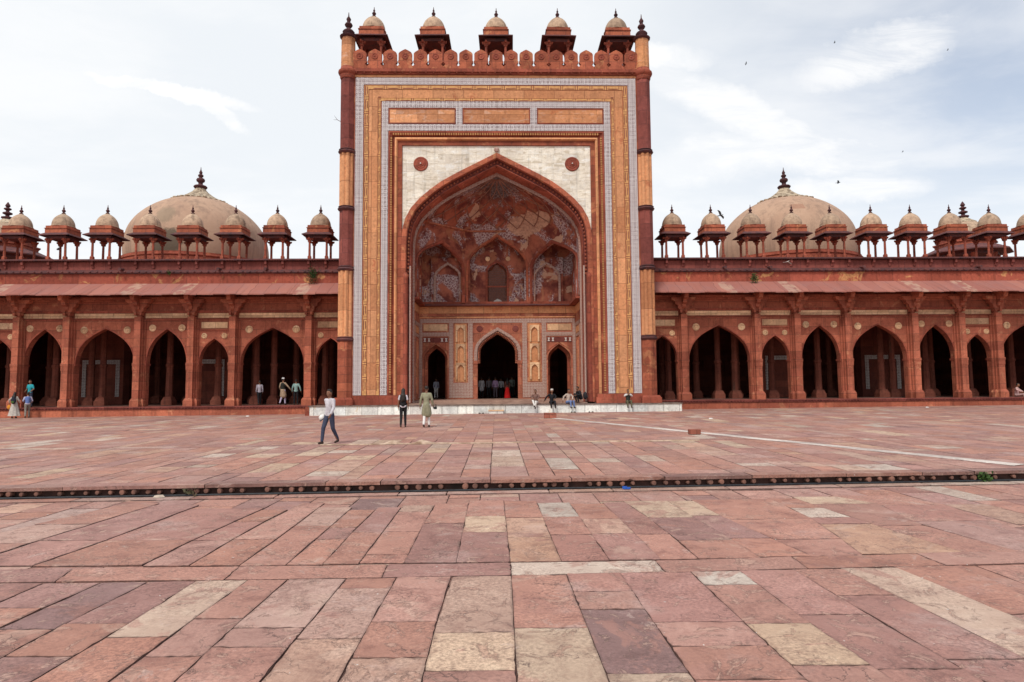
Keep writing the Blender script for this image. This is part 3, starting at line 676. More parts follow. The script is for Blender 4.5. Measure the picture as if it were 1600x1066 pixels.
for c_, h_ in ((-4.63, 2.02), (0, 2.05), (4.63, 2.02)):
    mb = MB(); mb.box(c_-h_, c_+h_, -.02, .02, 18.16, 19.02); pn = mb.build('yellow_panel', YEL, P)
    mb = MB(); 
    for a, b, c2, d2 in ((-h_-.04, h_+.04, 19.02, 19.06), (-h_-.04, h_+.04, 18.12, 18.16)): mb.box(c_+a, c_+b, -.045, .02, c2, d2)
    for s in (-1, 1): mb.box(*sorted((c_+s*h_, c_+s*(h_+.04))), -.045, .02, 18.16, 19.02)
    mb.build('panel_edge', RED2, pn)
# dentilled hollow moulding
mb = MB()
def hollow(mb, prof):                # prof: list of (half width, y); swept as a Pi with mitred corners
    curves = [[(-h, y, Z0+.1), (-h, y, z), (h, y, z), (h, y, Z0+.1)] for h, y, z in prof]; mb.skin(curves)
hollow(mb, [(6.72, -.01, 17.62), (6.64, -.03, 17.54), (6.60, .05, 17.50), (6.52, .10, 17.42), (6.46, .20, 17.36), (6.36, .20, 17.26), (6.34, .12, 17.24)])
mb.build('hollow_moulding', RED2, P)
mb = MB(); z = 1.4
while z < 17.3:
    for s in (-1, 1): mb.box(s*6.55-.05, s*6.55+.05, .0, .12, z, z+.075)
    z += .15
x = -6.45
while x < 6.45: mb.box(x, x+.075, .0, .12, 17.40, 17.52); x += .15
tag(mb.build('dentils', GLD, P), kind='stuff')
mb = MB(); hollow(mb, [(6.34, .12, 17.24), (6.33, .02, 17.23), (6.24, -.02, 17.14), (6.18, .06, 17.08), (6.17, .2, 17.07)]); mb.build('yellow_roll', YELB, P)
mb = MB(); hollow(mb, [(6.17, .14, 17.07), (5.9, .14, 16.80), (5.88, .24, 16.78)]); mb.build('red_fillet', RED, P)
# arch mouldings
def sweep(name, mat, cs, zb=Z0+.08, sm=35, parent=P):        # cs: (halfwidth, spring, apex, y)
    m_ = MB(); m_.skin([[(a, y, b) for a, b in arch_pts(0, hw, zb, zs, za, PB)] for hw, zs, za, y in cs]); return m_.build(name, mat, parent, smooth=sm)
sweep('arch_outer_ring', RED, [(5.93, 9.2, 16.30, .25), (5.93, 9.2, 16.30, .10), (5.88, 9.2, 16.24, .07), (5.66, 9.2, 15.98, .07), (5.62, 9.2, 15.94, .12), (5.62, 9.2, 15.94, .30)])
sweep('arch_hollow', DARK, [(5.62, 9.2, 15.94, .30), (5.60, 9.2, 15.88, .42), (5.42, 9.2, 15.66, .44), (5.40, 9.2, 15.62, .36)])
sweep('arch_soffit', RED2, [(5.40, 9.2, 15.62, .36), (5.38, 9.2, 15.58, .34), (5.36, 9.2, 15.52, .40), (5.36, 9.2, 15.40, 1.22)])
sweep('arch_inner_rim', INLS, [(5.36, 9.2, 15.40, 1.22), (5.30, 9.2, 15.30, 1.20), (5.24, 9.2, 15.18, 1.21), (5.24, 9.2, 15.18, 1.32)])
mb = MB(); pts = arch_pts(0, 5.52, 8.6, 9.2, 15.80, PB)       # lotus-bud teeth along the hollow
acc = 0
for (a, b), (c_, d_) in zip(pts, pts[1:]):
    L_ = math.hypot(c_-a, d_-b); 
    while acc < L_:
        f_ = acc/L_; px, pz = a+(c_-a)*f_, b+(d_-b)*f_; mb.ell((px, .37, pz), (.07, .07, .085), 6, 4); acc += .235
    acc -= L_
tag(mb.build('lotus_bud_fringe', RED, P), kind='stuff')
for s in (-1, 1):
    mb = MB(); mb.box(*sorted((s*5.34, s*5.44)), .325, .36, Z0+.1, 9.2); mb.build('jamb_inlay', INLS, P)
    mb = MB(); mb.lathe([(.17, Z0+.1), (.17, 8.4), (.19, 8.45), (.19, 8.6), (.12, 8.75)], 12, s*5.68, .2); mb.build('jamb_shaft', RED2, P, smooth=40)
for s in (-1, 1):
    mb = MB(); mb.lathe([(.0, -.10), (.05, -.10), (.06, -.06), (.16, -.05), (.18, -.02), (.22, -.03), (.27, -.03), (.30, .0), (.36, -.02), (.42, -.02), (.46, .03), (.47, .08)], 28, s*4.74, 15.62, axis='y')
    for i in range(len(mb.v)): mb.v[i] = (mb.v[i][0], mb.v[i][1]+.20, mb.v[i][2])
    md = mb.build('medallion', MAUVE if False else RED2, P, smooth=25)
    mb = MB(); mb.ell((s*4.74, .10, 15.62), (.045, .03, .045), 8, 6); mb.build('boss', WHITE, md, smooth=60)
mb = MB(); mb.lathe([(.0, -.03), (.1, -.03), (.14, -.01), (.17, .04)], 14, 0, 16.52, axis='y')
for i in range(len(mb.v)): mb.v[i] = (mb.v[i][0], mb.v[i][1]+.12, mb.v[i][2])
mb.build('apex_rosette', INLS, P, smooth=30)
# base blocks of the piers
for s in (-1, 1):
    mb = MB(); mb.box(*sorted((s*5.98, s*8.74)), -.10, .1, Z0, 1.02); mb.box(*sorted((s*6.05, s*8.70)), -.05, .1, 1.02, 1.24); mb.build('pier_base', RED2, P)
# corner columns
SEG = [('column_drum', RED, 1.1, 4.55, 0), ('column_drum', YELB, 4.75, 8.82, 1), ('column_drum', DARK, 9.15, 12.6, 2), ('column_drum', YELB, 12.85, 16.2, 1), ('column_drum', DARK, 16.45, 20.95, 2)]
def flute8(a): return 1+.07*abs(math.cos(4*a))-.03
def build_column(s):
    cx = s*9.28; col_ = empty('corner_column', (cx, .12, 0)); col_.parent = P
    mb = MB(); mb.frustum(0, 0, Z0, 1.0, .60, .60); mb.frustum(0, 0, 1.0, 1.12, .56, .50); mb.build('base', RED2, col_)
    for nm, mt, a, b, kd in SEG:
        m_ = MB()
        if kd == 1: m_.lathe([(.45, a), (.45, b)], 64, flute=lambda q: .80+.22*abs(math.sin(4*q+.39)))
        elif kd == 2: m_.lathe([(.44, a), (.44, b)], 8, rot=math.pi/8)
        else: m_.lathe([(.46, a), (.46, b)], 8, rot=math.pi/8)
        m_.build(nm, mt, col_, smooth=30)
    for zc_ in (4.65, 8.98, 12.72, 16.32):
        m_ = MB(); m_.lathe([(.44, zc_-.16), (.50, zc_-.12), (.56, zc_-.03), (.52, zc_+.02), (.47, zc_+.05), (.52, zc_+.10), (.44, zc_+.15)], 20); m_.build('collar', MAUVE, col_, smooth=50)
    m_ = MB(); m_.lathe([(.46, 20.95), (.49, 21.02), (.50, 21.2), (.58, 21.27), (.61, 21.36), (.60, 21.46), (.50, 21.54), (.46, 21.7)], 16, rot=.2); m_.build('capital', RED2, col_, smooth=40)
    m_ = MB(); m_.lathe([(.43, 21.7), (.41, 23.6)], 40, flute=lambda q: .96+.07*abs(math.sin(5*q))); m_.build('column_drum', YEL, col_, smooth=30)
    m_ = MB(); m_.lathe([(.42, 23.6), (.52, 23.66), (.54, 23.74), (.44, 23.8), (.30, 23.85), (.34, 23.95), (.38, 24.05), (.30, 24.15), (.14, 24.25), (.12, 24.35), (.20, 24.42), (.25, 24.52), (.20, 24.62), (.10, 24.7), (.12, 24.82), (.15, 24.9), (.10, 25.0), (.04, 25.1), (.02, 25.35)], 16); m_.build('finial', FIN, col_, smooth=50)
for s in (-1, 1): build_column(s)
# cornice and merlons
mb = MB(); mb.box(-8.85, 8.85, -.03, .1, 21.08, 21.22); mb.build('yellow_fillet', YELB, P)
mb = MB(); mb.box(-8.9, 8.9, -.12, .3, 21.24, 21.36); mb.box(-8.9, 8.9, -.22, .3, 21.36, 21.48); mb.box(-8.9, 8.9, -.16, .3, 21.48, 21.60)
x = -8.7
while x < 8.8: mb.ell((x, -.17, 21.30), (.06, .07, .05), 6, 4); x += .48
mb.build('cornice', RED2, P)
def merlon_mb():
    m_ = MB(); pr = [(-.30, 0)]
    # shouldered merlon with a lobed notch at the foot, so that neighbours leave a small quatrefoil between them
    pr = [(-.474, 0), (-.474, .18), (-.43, .20), (-.42, .24), (-.35, .27), (-.35, .34), (-.42, .37), (-.43, .42), (-.458, .44), (-.458, .50), (-.42, .54), (-.42, .97), (-.36, 1.07), (-.17, 1.19), (0, 1.27)]
    pts = pr+[(-a, b) for a, b in pr[-2::-1]]
    m_.prism(pts, lambda a, b: (a, -.10, b), lambda a, b: (a, .10, b)); return m_
m0 = None; FIX = .948
for i in range(19):
    if m0 is None:
        m0 = merlon_mb().build('merlon', RED, P); r_ = MB(); r_.lathe([(.0, -.15), (.03, -.15), (.06, -.12), (.12, -.115), (.14, -.135), (.19, -.135), (.21, -.10)], 18, 0, .80, axis='y'); rs = r_.build('rosette', RED2, m0, smooth=30); mm = m0
    else:
        mm = m0.copy(); C.objects.link(mm); mm.parent = P; rr = rs.copy(); C.objects.link(rr); rr.parent = mm
    mm.location = ((i-9)*FIX, .0, 21.60)
    mm.rotation_euler = (0, 0, 0)
# ---- recess: lower walls
BK = 5.4                                    # back wall plane (local y)
YI = 1.3
mb = MB()
doorC = (0, 1.40, 3.55, 5.55, PB); doorL = (-4.28, .80, 3.3, 4.65, PB); doorR = (4.28, .80, 3.3, 4.65, PB)
arch_wall(mb, -5.43, 5.43, Z0, 7.30, [doorL, doorC, doorR], BK, BK+.55)
mb.build('recess_back_wall', RECESS, P)
for s in (-1, 1):
    mb = MB(); mb.box(*sorted((s*5.43, s*5.95)), 1.3, 6.4, Z0-.3, 16.9); mb.build('recess_side_wall', RECESS, P)
    m2 = MB(); 
    X = s*5.43
    def sb(m_, y0, y1, z0, z1, d=.03): m_.box(*sorted((X, X-s*d)), y0, y1, z0, z1)
    for a, b in ((1.36, 1.62), (2.95, 3.2), (5.1, 5.38)): sb(m2, a, b, .95, 6.1)
    sb(m2, 1.62, 5.1, 5.85, 6.1); sb(m2, 1.62, 2.95, 5.1, 5.3); sb(m2, 3.2, 5.1, 5.1, 5.3); m2.build('side_inlay', INLS, P)
    m2 = MB(); sb(m2, 1.75, 2.85, 5.38, 5.78, .02); sb(m2, 3.3, 5.0, 5.38, 5.78, .02); sb(m2, 1.36, 5.38, 6.75, 7.25, .04); m2.build('side_panel', YELB, P)
    m2 = MB()
    for a in (1.8, 2.35, 3.35, 4.3): sb(m2, a, a+.38, 1.1, 4.95, .07); 
    m2.build('side_pilaster', RECESS, P)
    m2 = MB(); sb(m2, 1.9, 2.1, 1.3, 4.8, .09); sb(m2, 3.45, 3.65, 1.3, 4.8, .09); m2.build('side_strip', YEL, P)
# back-wall ornament
def bw(m_, x0, x1, z0, z1, d=.03, e=.0): m_.box(x0, x1, BK-d, BK-e, z0, z1); return m_
m2 = MB()
for s in (-1, 1):
    bw(m2, *sorted((s*5.40, s*5.22)), .95, 6.14); bw(m2, *sorted((s*3.08, s*3.38)), .95, 6.14); bw(m2, *sorted((s*1.72, s*2.04)), .95, 6.14)
    bw(m2, *sorted((s*3.38, s*5.22)), 5.22, 5.48); bw(m2, *sorted((s*2.04, s*3.08)), .95, 1.98)
bw(m2, -5.40, 5.40, 6.14, 6.42); m2.build('back_wall_inlay', INLS, P)
m2 = MB(); bw(m2, -5.43, 5.43, 6.80, 7.28, .05); bw(m2, -5.43, 5.43, 6.50, 6.56, .04); m2.build('yellow_course', YELB, P)
for s in (-1, 1):
    m2 = MB(); bw(m2, *sorted((s*3.48, s*5.14)), 5.58, 6.05, .02); m2.build('buff_panel', BUFF, P)
    m2 = MB(); bw(m2, *sorted((s*3.42, s*5.18)), 4.78, 5.14, .025); q_ = m2.build('small_frieze', DARK, P)
    m2 = MB()
    for c_ in (3.56, 3.85, 4.75, 5.04):
        x_ = s*c_; m2.prism([(-.09, -.12), (.09, -.12), (.03, 0), (.09, .12), (-.09, .12), (-.03, 0)], lambda a, b: (x_+a, BK-.045, 4.96+b), lambda a, b: (x_+a, BK-.02, 4.96+b))
    m2.build('cream_inlay', WHITE, q_)
    # yellow panel with three blind niches
    m2 = MB(); arch_wall(m2, s*2.56-.42, s*2.56+.42, 2.05, 6.08, [], BK-.02, BK)
    yp = m2.build('niche_panel', YELB, P)
    for zc_ in (2.25, 3.55, 4.85):
        m2 = MB(); arch_wall(m2, s*2.56-.33, s*2.56+.33, zc_-.05, zc_+1.12, [(s*2.56, .23, zc_+.65, zc_+.98, PA)], BK-.12, BK-.02); m2.build('blind_niche', BUFF, yp)
    # splayed surround of the small doors
    m2 = MB(); cx_ = s*4.28
    m2.skin([[(a, y_, b) for a, b in arch_pts(cx_, hw, Z0, zs, za, PB)] for hw, zs, za, y_ in ((.98, 3.3, 4.74, BK-.05), (.98, 3.3, 4.74, BK), (.80, 3.3, 4.65, BK-.03))])
    m2.build('door_surround', RECESS, P)
    m2 = MB(); arch_wall(m2, cx_-.86, cx_+.86, Z0, 4.8, [(cx_, .62, 3.3, 4.4, PB)], BK+.56, BK+.8); m2.build('inner_door_frame', RED, P)
# central arch: inlaid ring, cusped fringe, spandrel
m2 = MB(); m2.skin([[(a, y_, b) for a, b in arch_pts(0, hw, 3.3, 3.55, za, PB)] for hw, za, y_ in ((1.62, 5.82, BK), (1.62, 5.82, BK-.06), (1.46, 5.62, BK-.06), (1.40, 5.55, BK))]); m2.build('inlaid_ring', INLS, P)
m2 = MB(); pts = arch_pts(0, 1.38, 3.3, 3.55, 5.52, PB); acc = .05
for (a, b), (c_, d_) in zip(pts, pts[1:]):
    L_ = math.hypot(c_-a, d_-b)
    while acc < L_:
        f_ = acc/L_; px, pz = a+(c_-a)*f_, b+(d_-b)*f_; v_ = Vector((0-px, 3.6-pz)).normalized()
        m2.ell((px+v_.x*.05, BK+.05, pz+v_.y*.05), (.05, .05, .06), 6, 4); m2.ell((px+v_.x*.12, BK+.2, pz+v_.y*.12), (.05, .05, .06), 6, 4); acc += .125
    acc -= L_
m2.build('cusped_fringe', RECESS, P)
for s in (-1, 1):
    m2 = MB(); m2.lathe([(0, BK-.03), (.2, BK-.03), (.22, BK)], 20, s*1.25, 5.72, axis='y')
    for i in range(len(m2.v)): pass
    m2.build('roundel', DARK, P)
    m2 = MB(); m2.box(*sorted((s*1.40, s*1.64)), BK-.07, BK, Z0, 3.3); m2.box(*sorted((s*1.36, s*1.68)), BK-.11, BK+.1, 3.28, 3.5); m2.build('door_pilaster', RECESS, P)
# ledge
m2 = MB(); m2.box(-5.43, 5.43, 4.95, BK+1.6, 7.30, 7.42); m2.box(-5.43, 5.43, 5.05, BK, 7.42, 7.58)
for s in (-1, 1): m2.box(*sorted((s*4.98, s*5.43)), YI+.05, 4.95, 7.30, 7.42)
m2.build('ledge', RED2, P)
m2 = MB(); m2.box(-5.4, 5.4, 4.9, 4.95, 7.3, 7.38); m2.build('ledge_lip', WHITE if False else MAUVE, P)
# ---- upper recess: half-octagon with squinch arches, closing into the front arch
def rimhw(z):
    if z <= 9.2: return 5.24
    h = min(1., (z-9.2)/(15.18-9.2))
    for (a, ha), (b, hb) in zip(PB, PB[1:]):
        if h <= hb+1e-9: return 5.24*(a+(b-a)*(h-ha)/(hb-ha+1e-12))
    return 0.
OCT = [(-5.24, YI), (-5.24, 2.25), (-2.2, 5.15), (2.2, 5.15), (5.24, 2.25), (5.24, YI)]
def octmap(i):
    (xa, ya), (xb, yb) = OCT[i], OCT[i+1]; L_ = math.hypot(xb-xa, yb-ya); nx, ny = -(yb-ya)/L_, (xb-xa)/L_
    if ny < 0: nx, ny = -nx, -ny
    def f(u, z, y):
        s_ = rimhw(z)/5.24; px = xa+(xb-xa)*u/L_; py = ya+(yb-ya)*u/L_
        return (px*s_+nx*y, YI+(py-YI)*s_+ny*y, z)
    return f, L_
ZS = 12.4
for i, hole, nm in ((0, None, 'side_facet'), (1, (.47, 1.95, 9.3, 11.35), 'squinch_arch'), (2, (.5, 2.02, 9.3, 12.05), 'central_niche_arch'), (3, (.53, 1.95, 9.3, 11.35), 'squinch_arch'), (4, None, 'side_facet')):
    f, L_ = octmap(i); m2 = MB()
    if hole:
        cu, hw, zs, za = hole; c_ = cu*L_
        # dense columns so that the curved map stays smooth
        pts = arch_pts(c_, hw, 7.5, zs, za, PB); 
        for y_ in (0, .22):
            for (a, b) in ((0, c_-hw), (c_+hw, L_)):
                for k in range(16):
                    e0, e1 = 7.5+(ZS-7.5)*k/16, 7.5+(ZS-7.5)*(k+1)/16; m2.poly(f(a, e0, y_), f(b, e0, y_), f(b, e1, y_), f(a, e1, y_))
            for (a, za_), (b, zb_) in zip(pts, pts[1:]):
                if abs(b-a) < 1e-6: continue
                for k in range(6): m2.poly(f(a, za_+(ZS-za_)*k/6, y_), f(b, zb_+(ZS-zb_)*k/6, y_), f(b, zb_+(ZS-zb_)*(k+1)/6, y_), f(a, za_+(ZS-za_)*(k+1)/6, y_))
        m2.skin([[f(a, b, 0) for a, b in pts], [f(a, b, .22) for a, b in pts]])
        m2.build(nm, NICHE, P)
        m3 = MB(); m3.skin([[f(a, b, y_) for a, b in arch_pts(c_, h_, 7.5, zs, q_, PB)] for h_, q_, y_ in ((hw+.16, za+.22, 0), (hw+.14, za+.20, -.07), (hw+.02, za+.04, -.07), (hw-.02, za-.03, .03))])
        m3.build('arch_rib', RED2 if i != 2 else RED, P)
    else:
        for k in range(16):
            e0, e1 = 7.5+(ZS-7.5)*k/16, 7.5+(ZS-7.5)*(k+1)/16; m2.poly(f(0, e0, 0), f(L_, e0, 0), f(L_, e1, 0), f(0, e1, 0))
        m2.build(nm, NICHE, P)
m2 = MB(); m2.skin([[ (p_[0]*q_, YI+(p_[1]-YI)*q_, p_[2]+dz_) for p_ in [octmap(j_)[0](u_*octmap(j_)[1]/6, ZS-.05, 0) for j_ in range(5) for u_ in range(7) if j_*7+u_ < 19]] for q_, dz_ in ((1, 0), (.965, .02), (.965, .12), (1., .16))]); m2.build('vault_cornice', RECESS, P)
# vault above: octagon easing into a smooth pointed shell
m2 = MB(); rings = []; NN = 40
def ringpt(z, k):
    s_ = rimhw(z)/5.24; q = k/NN; per = []
    tot = sum(math.hypot(OCT[j+1][0]-OCT[j][0], OCT[j+1][1]-OCT[j][1]) for j in range(5)); d = q*tot
    for j in range(5):
        l = math.hypot(OCT[j+1][0]-OCT[j][0], OCT[j+1][1]-OCT[j][1])
        if d <= l+1e-9: break
        d -= l
    px = OCT[j][0]+(OCT[j+1][0]-OCT[j][0])*d/l; py = OCT[j][1]+(OCT[j+1][1]-OCT[j][1])*d/l
    a = math.atan2(py-YI, px); rr = 5.24; ex, ey = rr*math.cos(a), YI+3.95*math.sin(a); e = min(1, max(0, (z-ZS)/1.2))*.8
    px += (ex-px)*e; py += (ey-py)*e
    fold = 1-.03*e*abs(math.sin(a*8))
    return (px*s_*fold, YI+(py-YI)*s_*fold, z)
zz = [ZS+(15.17-ZS)*(1-(1-k/16)**1.3) for k in range(17)]
m2.skin([[ringpt(z, k) for k in range(NN+1)] for z in zz]); m2.build('half_dome', VAULT, P, smooth=30)
m2 = MB()
for k in range(9):
    for sg in (-1, 1):
        q0 = (k+.5)/9*NN; pts_ = []
        for j_ in range(12):
            z_ = ZS+.15+(14.9-ZS)*j_/11; kk = q0+sg*j_*.95
            if 0 <= kk <= NN: p_ = ringpt(z_, kk); pts_.append((p_[0]*.985, YI+(p_[1]-YI)*.985, p_[2]))
        if len(pts_) > 2: m2.tube(pts_, .030, 5)
m2.build('net_ribs', plain('faded_rib_plaster', (.40, .20, .14), (.22, .08, .055), 2.2), P)
# corner alcoves behind the squinch arches
for s in (-1, 1):
    m2 = MB(); m2.box(*sorted((s*1.9, s*5.43)), 5.42, 5.8, 7.42, 12.6); m2.prism([(s*5.43, 2.5), (s*5.43, 5.42), (s*2.4, 5.42)], lambda a, b: (a, b, 11.9), lambda a, b: (a, b, 12.1))
    m2.build('alcove', NICHE, P)
    # blind niches in the two walls of the corner
    m2 = MB(); arch_wall(m2, *sorted((s*2.5, s*4.6)), 7.6, 10.7, [(s*3.45, .78, 8.9, 10.15, PB)], 5.22, 5.42); m2.build('blind_niche', NICHE, P)
    m2 = MB(); m2.skin([[(a, y_, b) for a, b in arch_pts(s*3.45, h_, 7.6, 8.9, q_, PB)] for h_, q_, y_ in ((.98, 10.38, 5.22), (.96, 10.36, 5.15), (.84, 10.22, 5.15), (.80, 10.17, 5.25))]); m2.build('niche_rib', INLS, P)
    fx = lambda u, z, y: (s*(5.43-y), u, z)
    m2 = MB(); arch_wall(m2, 3.0, 5.2, 7.6, 10.5, [(4.0, .62, 8.7, 9.75, PB)], .2, .0, fmap=fx); m2.build('blind_niche', NICHE, P)
    m2 = MB(); m2.skin([[fx(a, b, y_) for a, b in arch_pts(4.0, h_, 7.6, 8.7, q_, PB)] for h_, q_, y_ in ((.78, 9.95, .2), (.76, 9.93, .26), (.66, 9.8, .26), (.64, 9.77, .18))]); m2.build('niche_rib', RED2, P)
# central bay: recessed wall with the pierced window
m2 = MB(); arch_wall(m2, -2.3, 2.3, 7.3, 12.6, [(0, .66, 9.6, 10.45, PB)], 5.95, 6.3); m2.box(-2.3, -2.06, 5.2, 5.95, 7.42, 12.3); m2.box(2.06, 2.3, 5.2, 5.95, 7.42, 12.3); m2.box(-2.3, 2.3, 5.3, 5.95, 12.1, 12.3)
m2.build('window_wall', NICHE, P)
win = MB(); win.skin([[(a, y_, b) for a, b in arch_pts(0, h_, 7.6, 9.6, q_, PB)] for h_, q_, y_ in ((.82, 10.66, 5.95), (.82, 10.66, 5.90), (.68, 10.48, 5.90), (.66, 10.45, 6.0))])
win.box(-.66, .66, 5.97, 6.06, 8.72, 8.82); wf = win.build('window', RED2, P)
m2 = MB(); st = .17
def inarch(x, z):
    if abs(x) > .66 or z < 7.6: return False
    if z < 9.6: return True
    return abs(x) < .66*(1-((z-9.6)/.85)**1.4) if z < 10.45 else False
zi_ = 0; z = 7.66
while z < 10.4:
    x = -.62+(st/2 if zi_ % 2 else 0)
    while x < .64:
        for dx_, dz_ in ((st/2, st*.86), (-st/2, st*.86), (st, 0)):
            if inarch(x, z) and inarch(x+dx_, z+dz_): m2.tube([(x, 6.02, z), (x+dx_, 6.02, z+dz_)], .024, 4)
        x += st
    z += st*.86; zi_ += 1
m2.build('lattice', plain('window_lattice_stone', (.27, .15, .12), (.17, .09, .075), 6), wf)
m2 = MB(); m2.prism([(-.38, 0), (-.2, .16), (-.05, .26), (.02, .27), (.2, .2), (.36, .04), (.30, 0), (.12, .08), (-.1, .06)], lambda a, b: (a, 5.86, 7.60+b), lambda a, b: (a+.02, 5.93, 7.62+b)); m2.build('lattice_gap_light', WHITE, wf)  # white shape standing in for light coming through the broken lattice foot
for s in (-1, 1):
    m2 = MB(); m2.lathe([(0, 5.90), (.14, 5.91), (.17, 5.95)], 16, s*.72+.05, 10.75, axis='y'); m2.build('roundel', BUFF, P)
# closing masses so the portal is solid from the side
m2 = MB(); m2.box(-5.95, 5.95, 6.45, 8.0, 7.3, 21.08); m2.box(-9.2, -5.95, 6.4, 8.0, 7.3, 21.08); m2.box(5.95, 9.2, 6.4, 8.0, 7.3, 21.08); m2.build('rear_masonry', RED, P)
# platform and dark hall behind the doors
m2 = MB(); m2.box(-5.43, 5.43, .0, BK+.8, .3, .72); m2.box(-5.43, 5.43, 1.5, BK+.8, .72, .86); m2.build('recess_floor', PFLOOR, P)
PL = empty('marble_plinth', (CX, FY-.6, 0), 'low white marble plinth with worn grey lip running along the foot of the tall portal', 'plinth')
m2 = MB(); m2.box(-11.2, 11.05, .03, .6, -.1, .60); m2.build('facing', PLMARB, PL)
m2 = MB(); m2.box(-11.25, 11.1, -.02, 1.2, .60, .655); m2.build('lip', LIP, PL)
m2 = MB(); m2.box(-11.45, -11.2, .0, .6, -.1, .62); m2.box(-11.25, -9.0, .6, 2.2, -.1, .6); m2.box(9.0, 11.1, .6, 2.2, -.1, .6); m2.build('end_block', RED2, PL)
STEP = empty('step_block', (CX-.12, FY-.85, 0), 'small pale stone step standing against the marble plinth below the main door', 'step')
m2 = MB(); m2.box(-.42, .42, -.12, .26, .0, .26); m2.build('tread', PLMARB, STEP); m2 = MB(); m2.box(-.46, .46, -.14, .27, .26, .33); m2.build('cap_slab', BUFF, STEP)
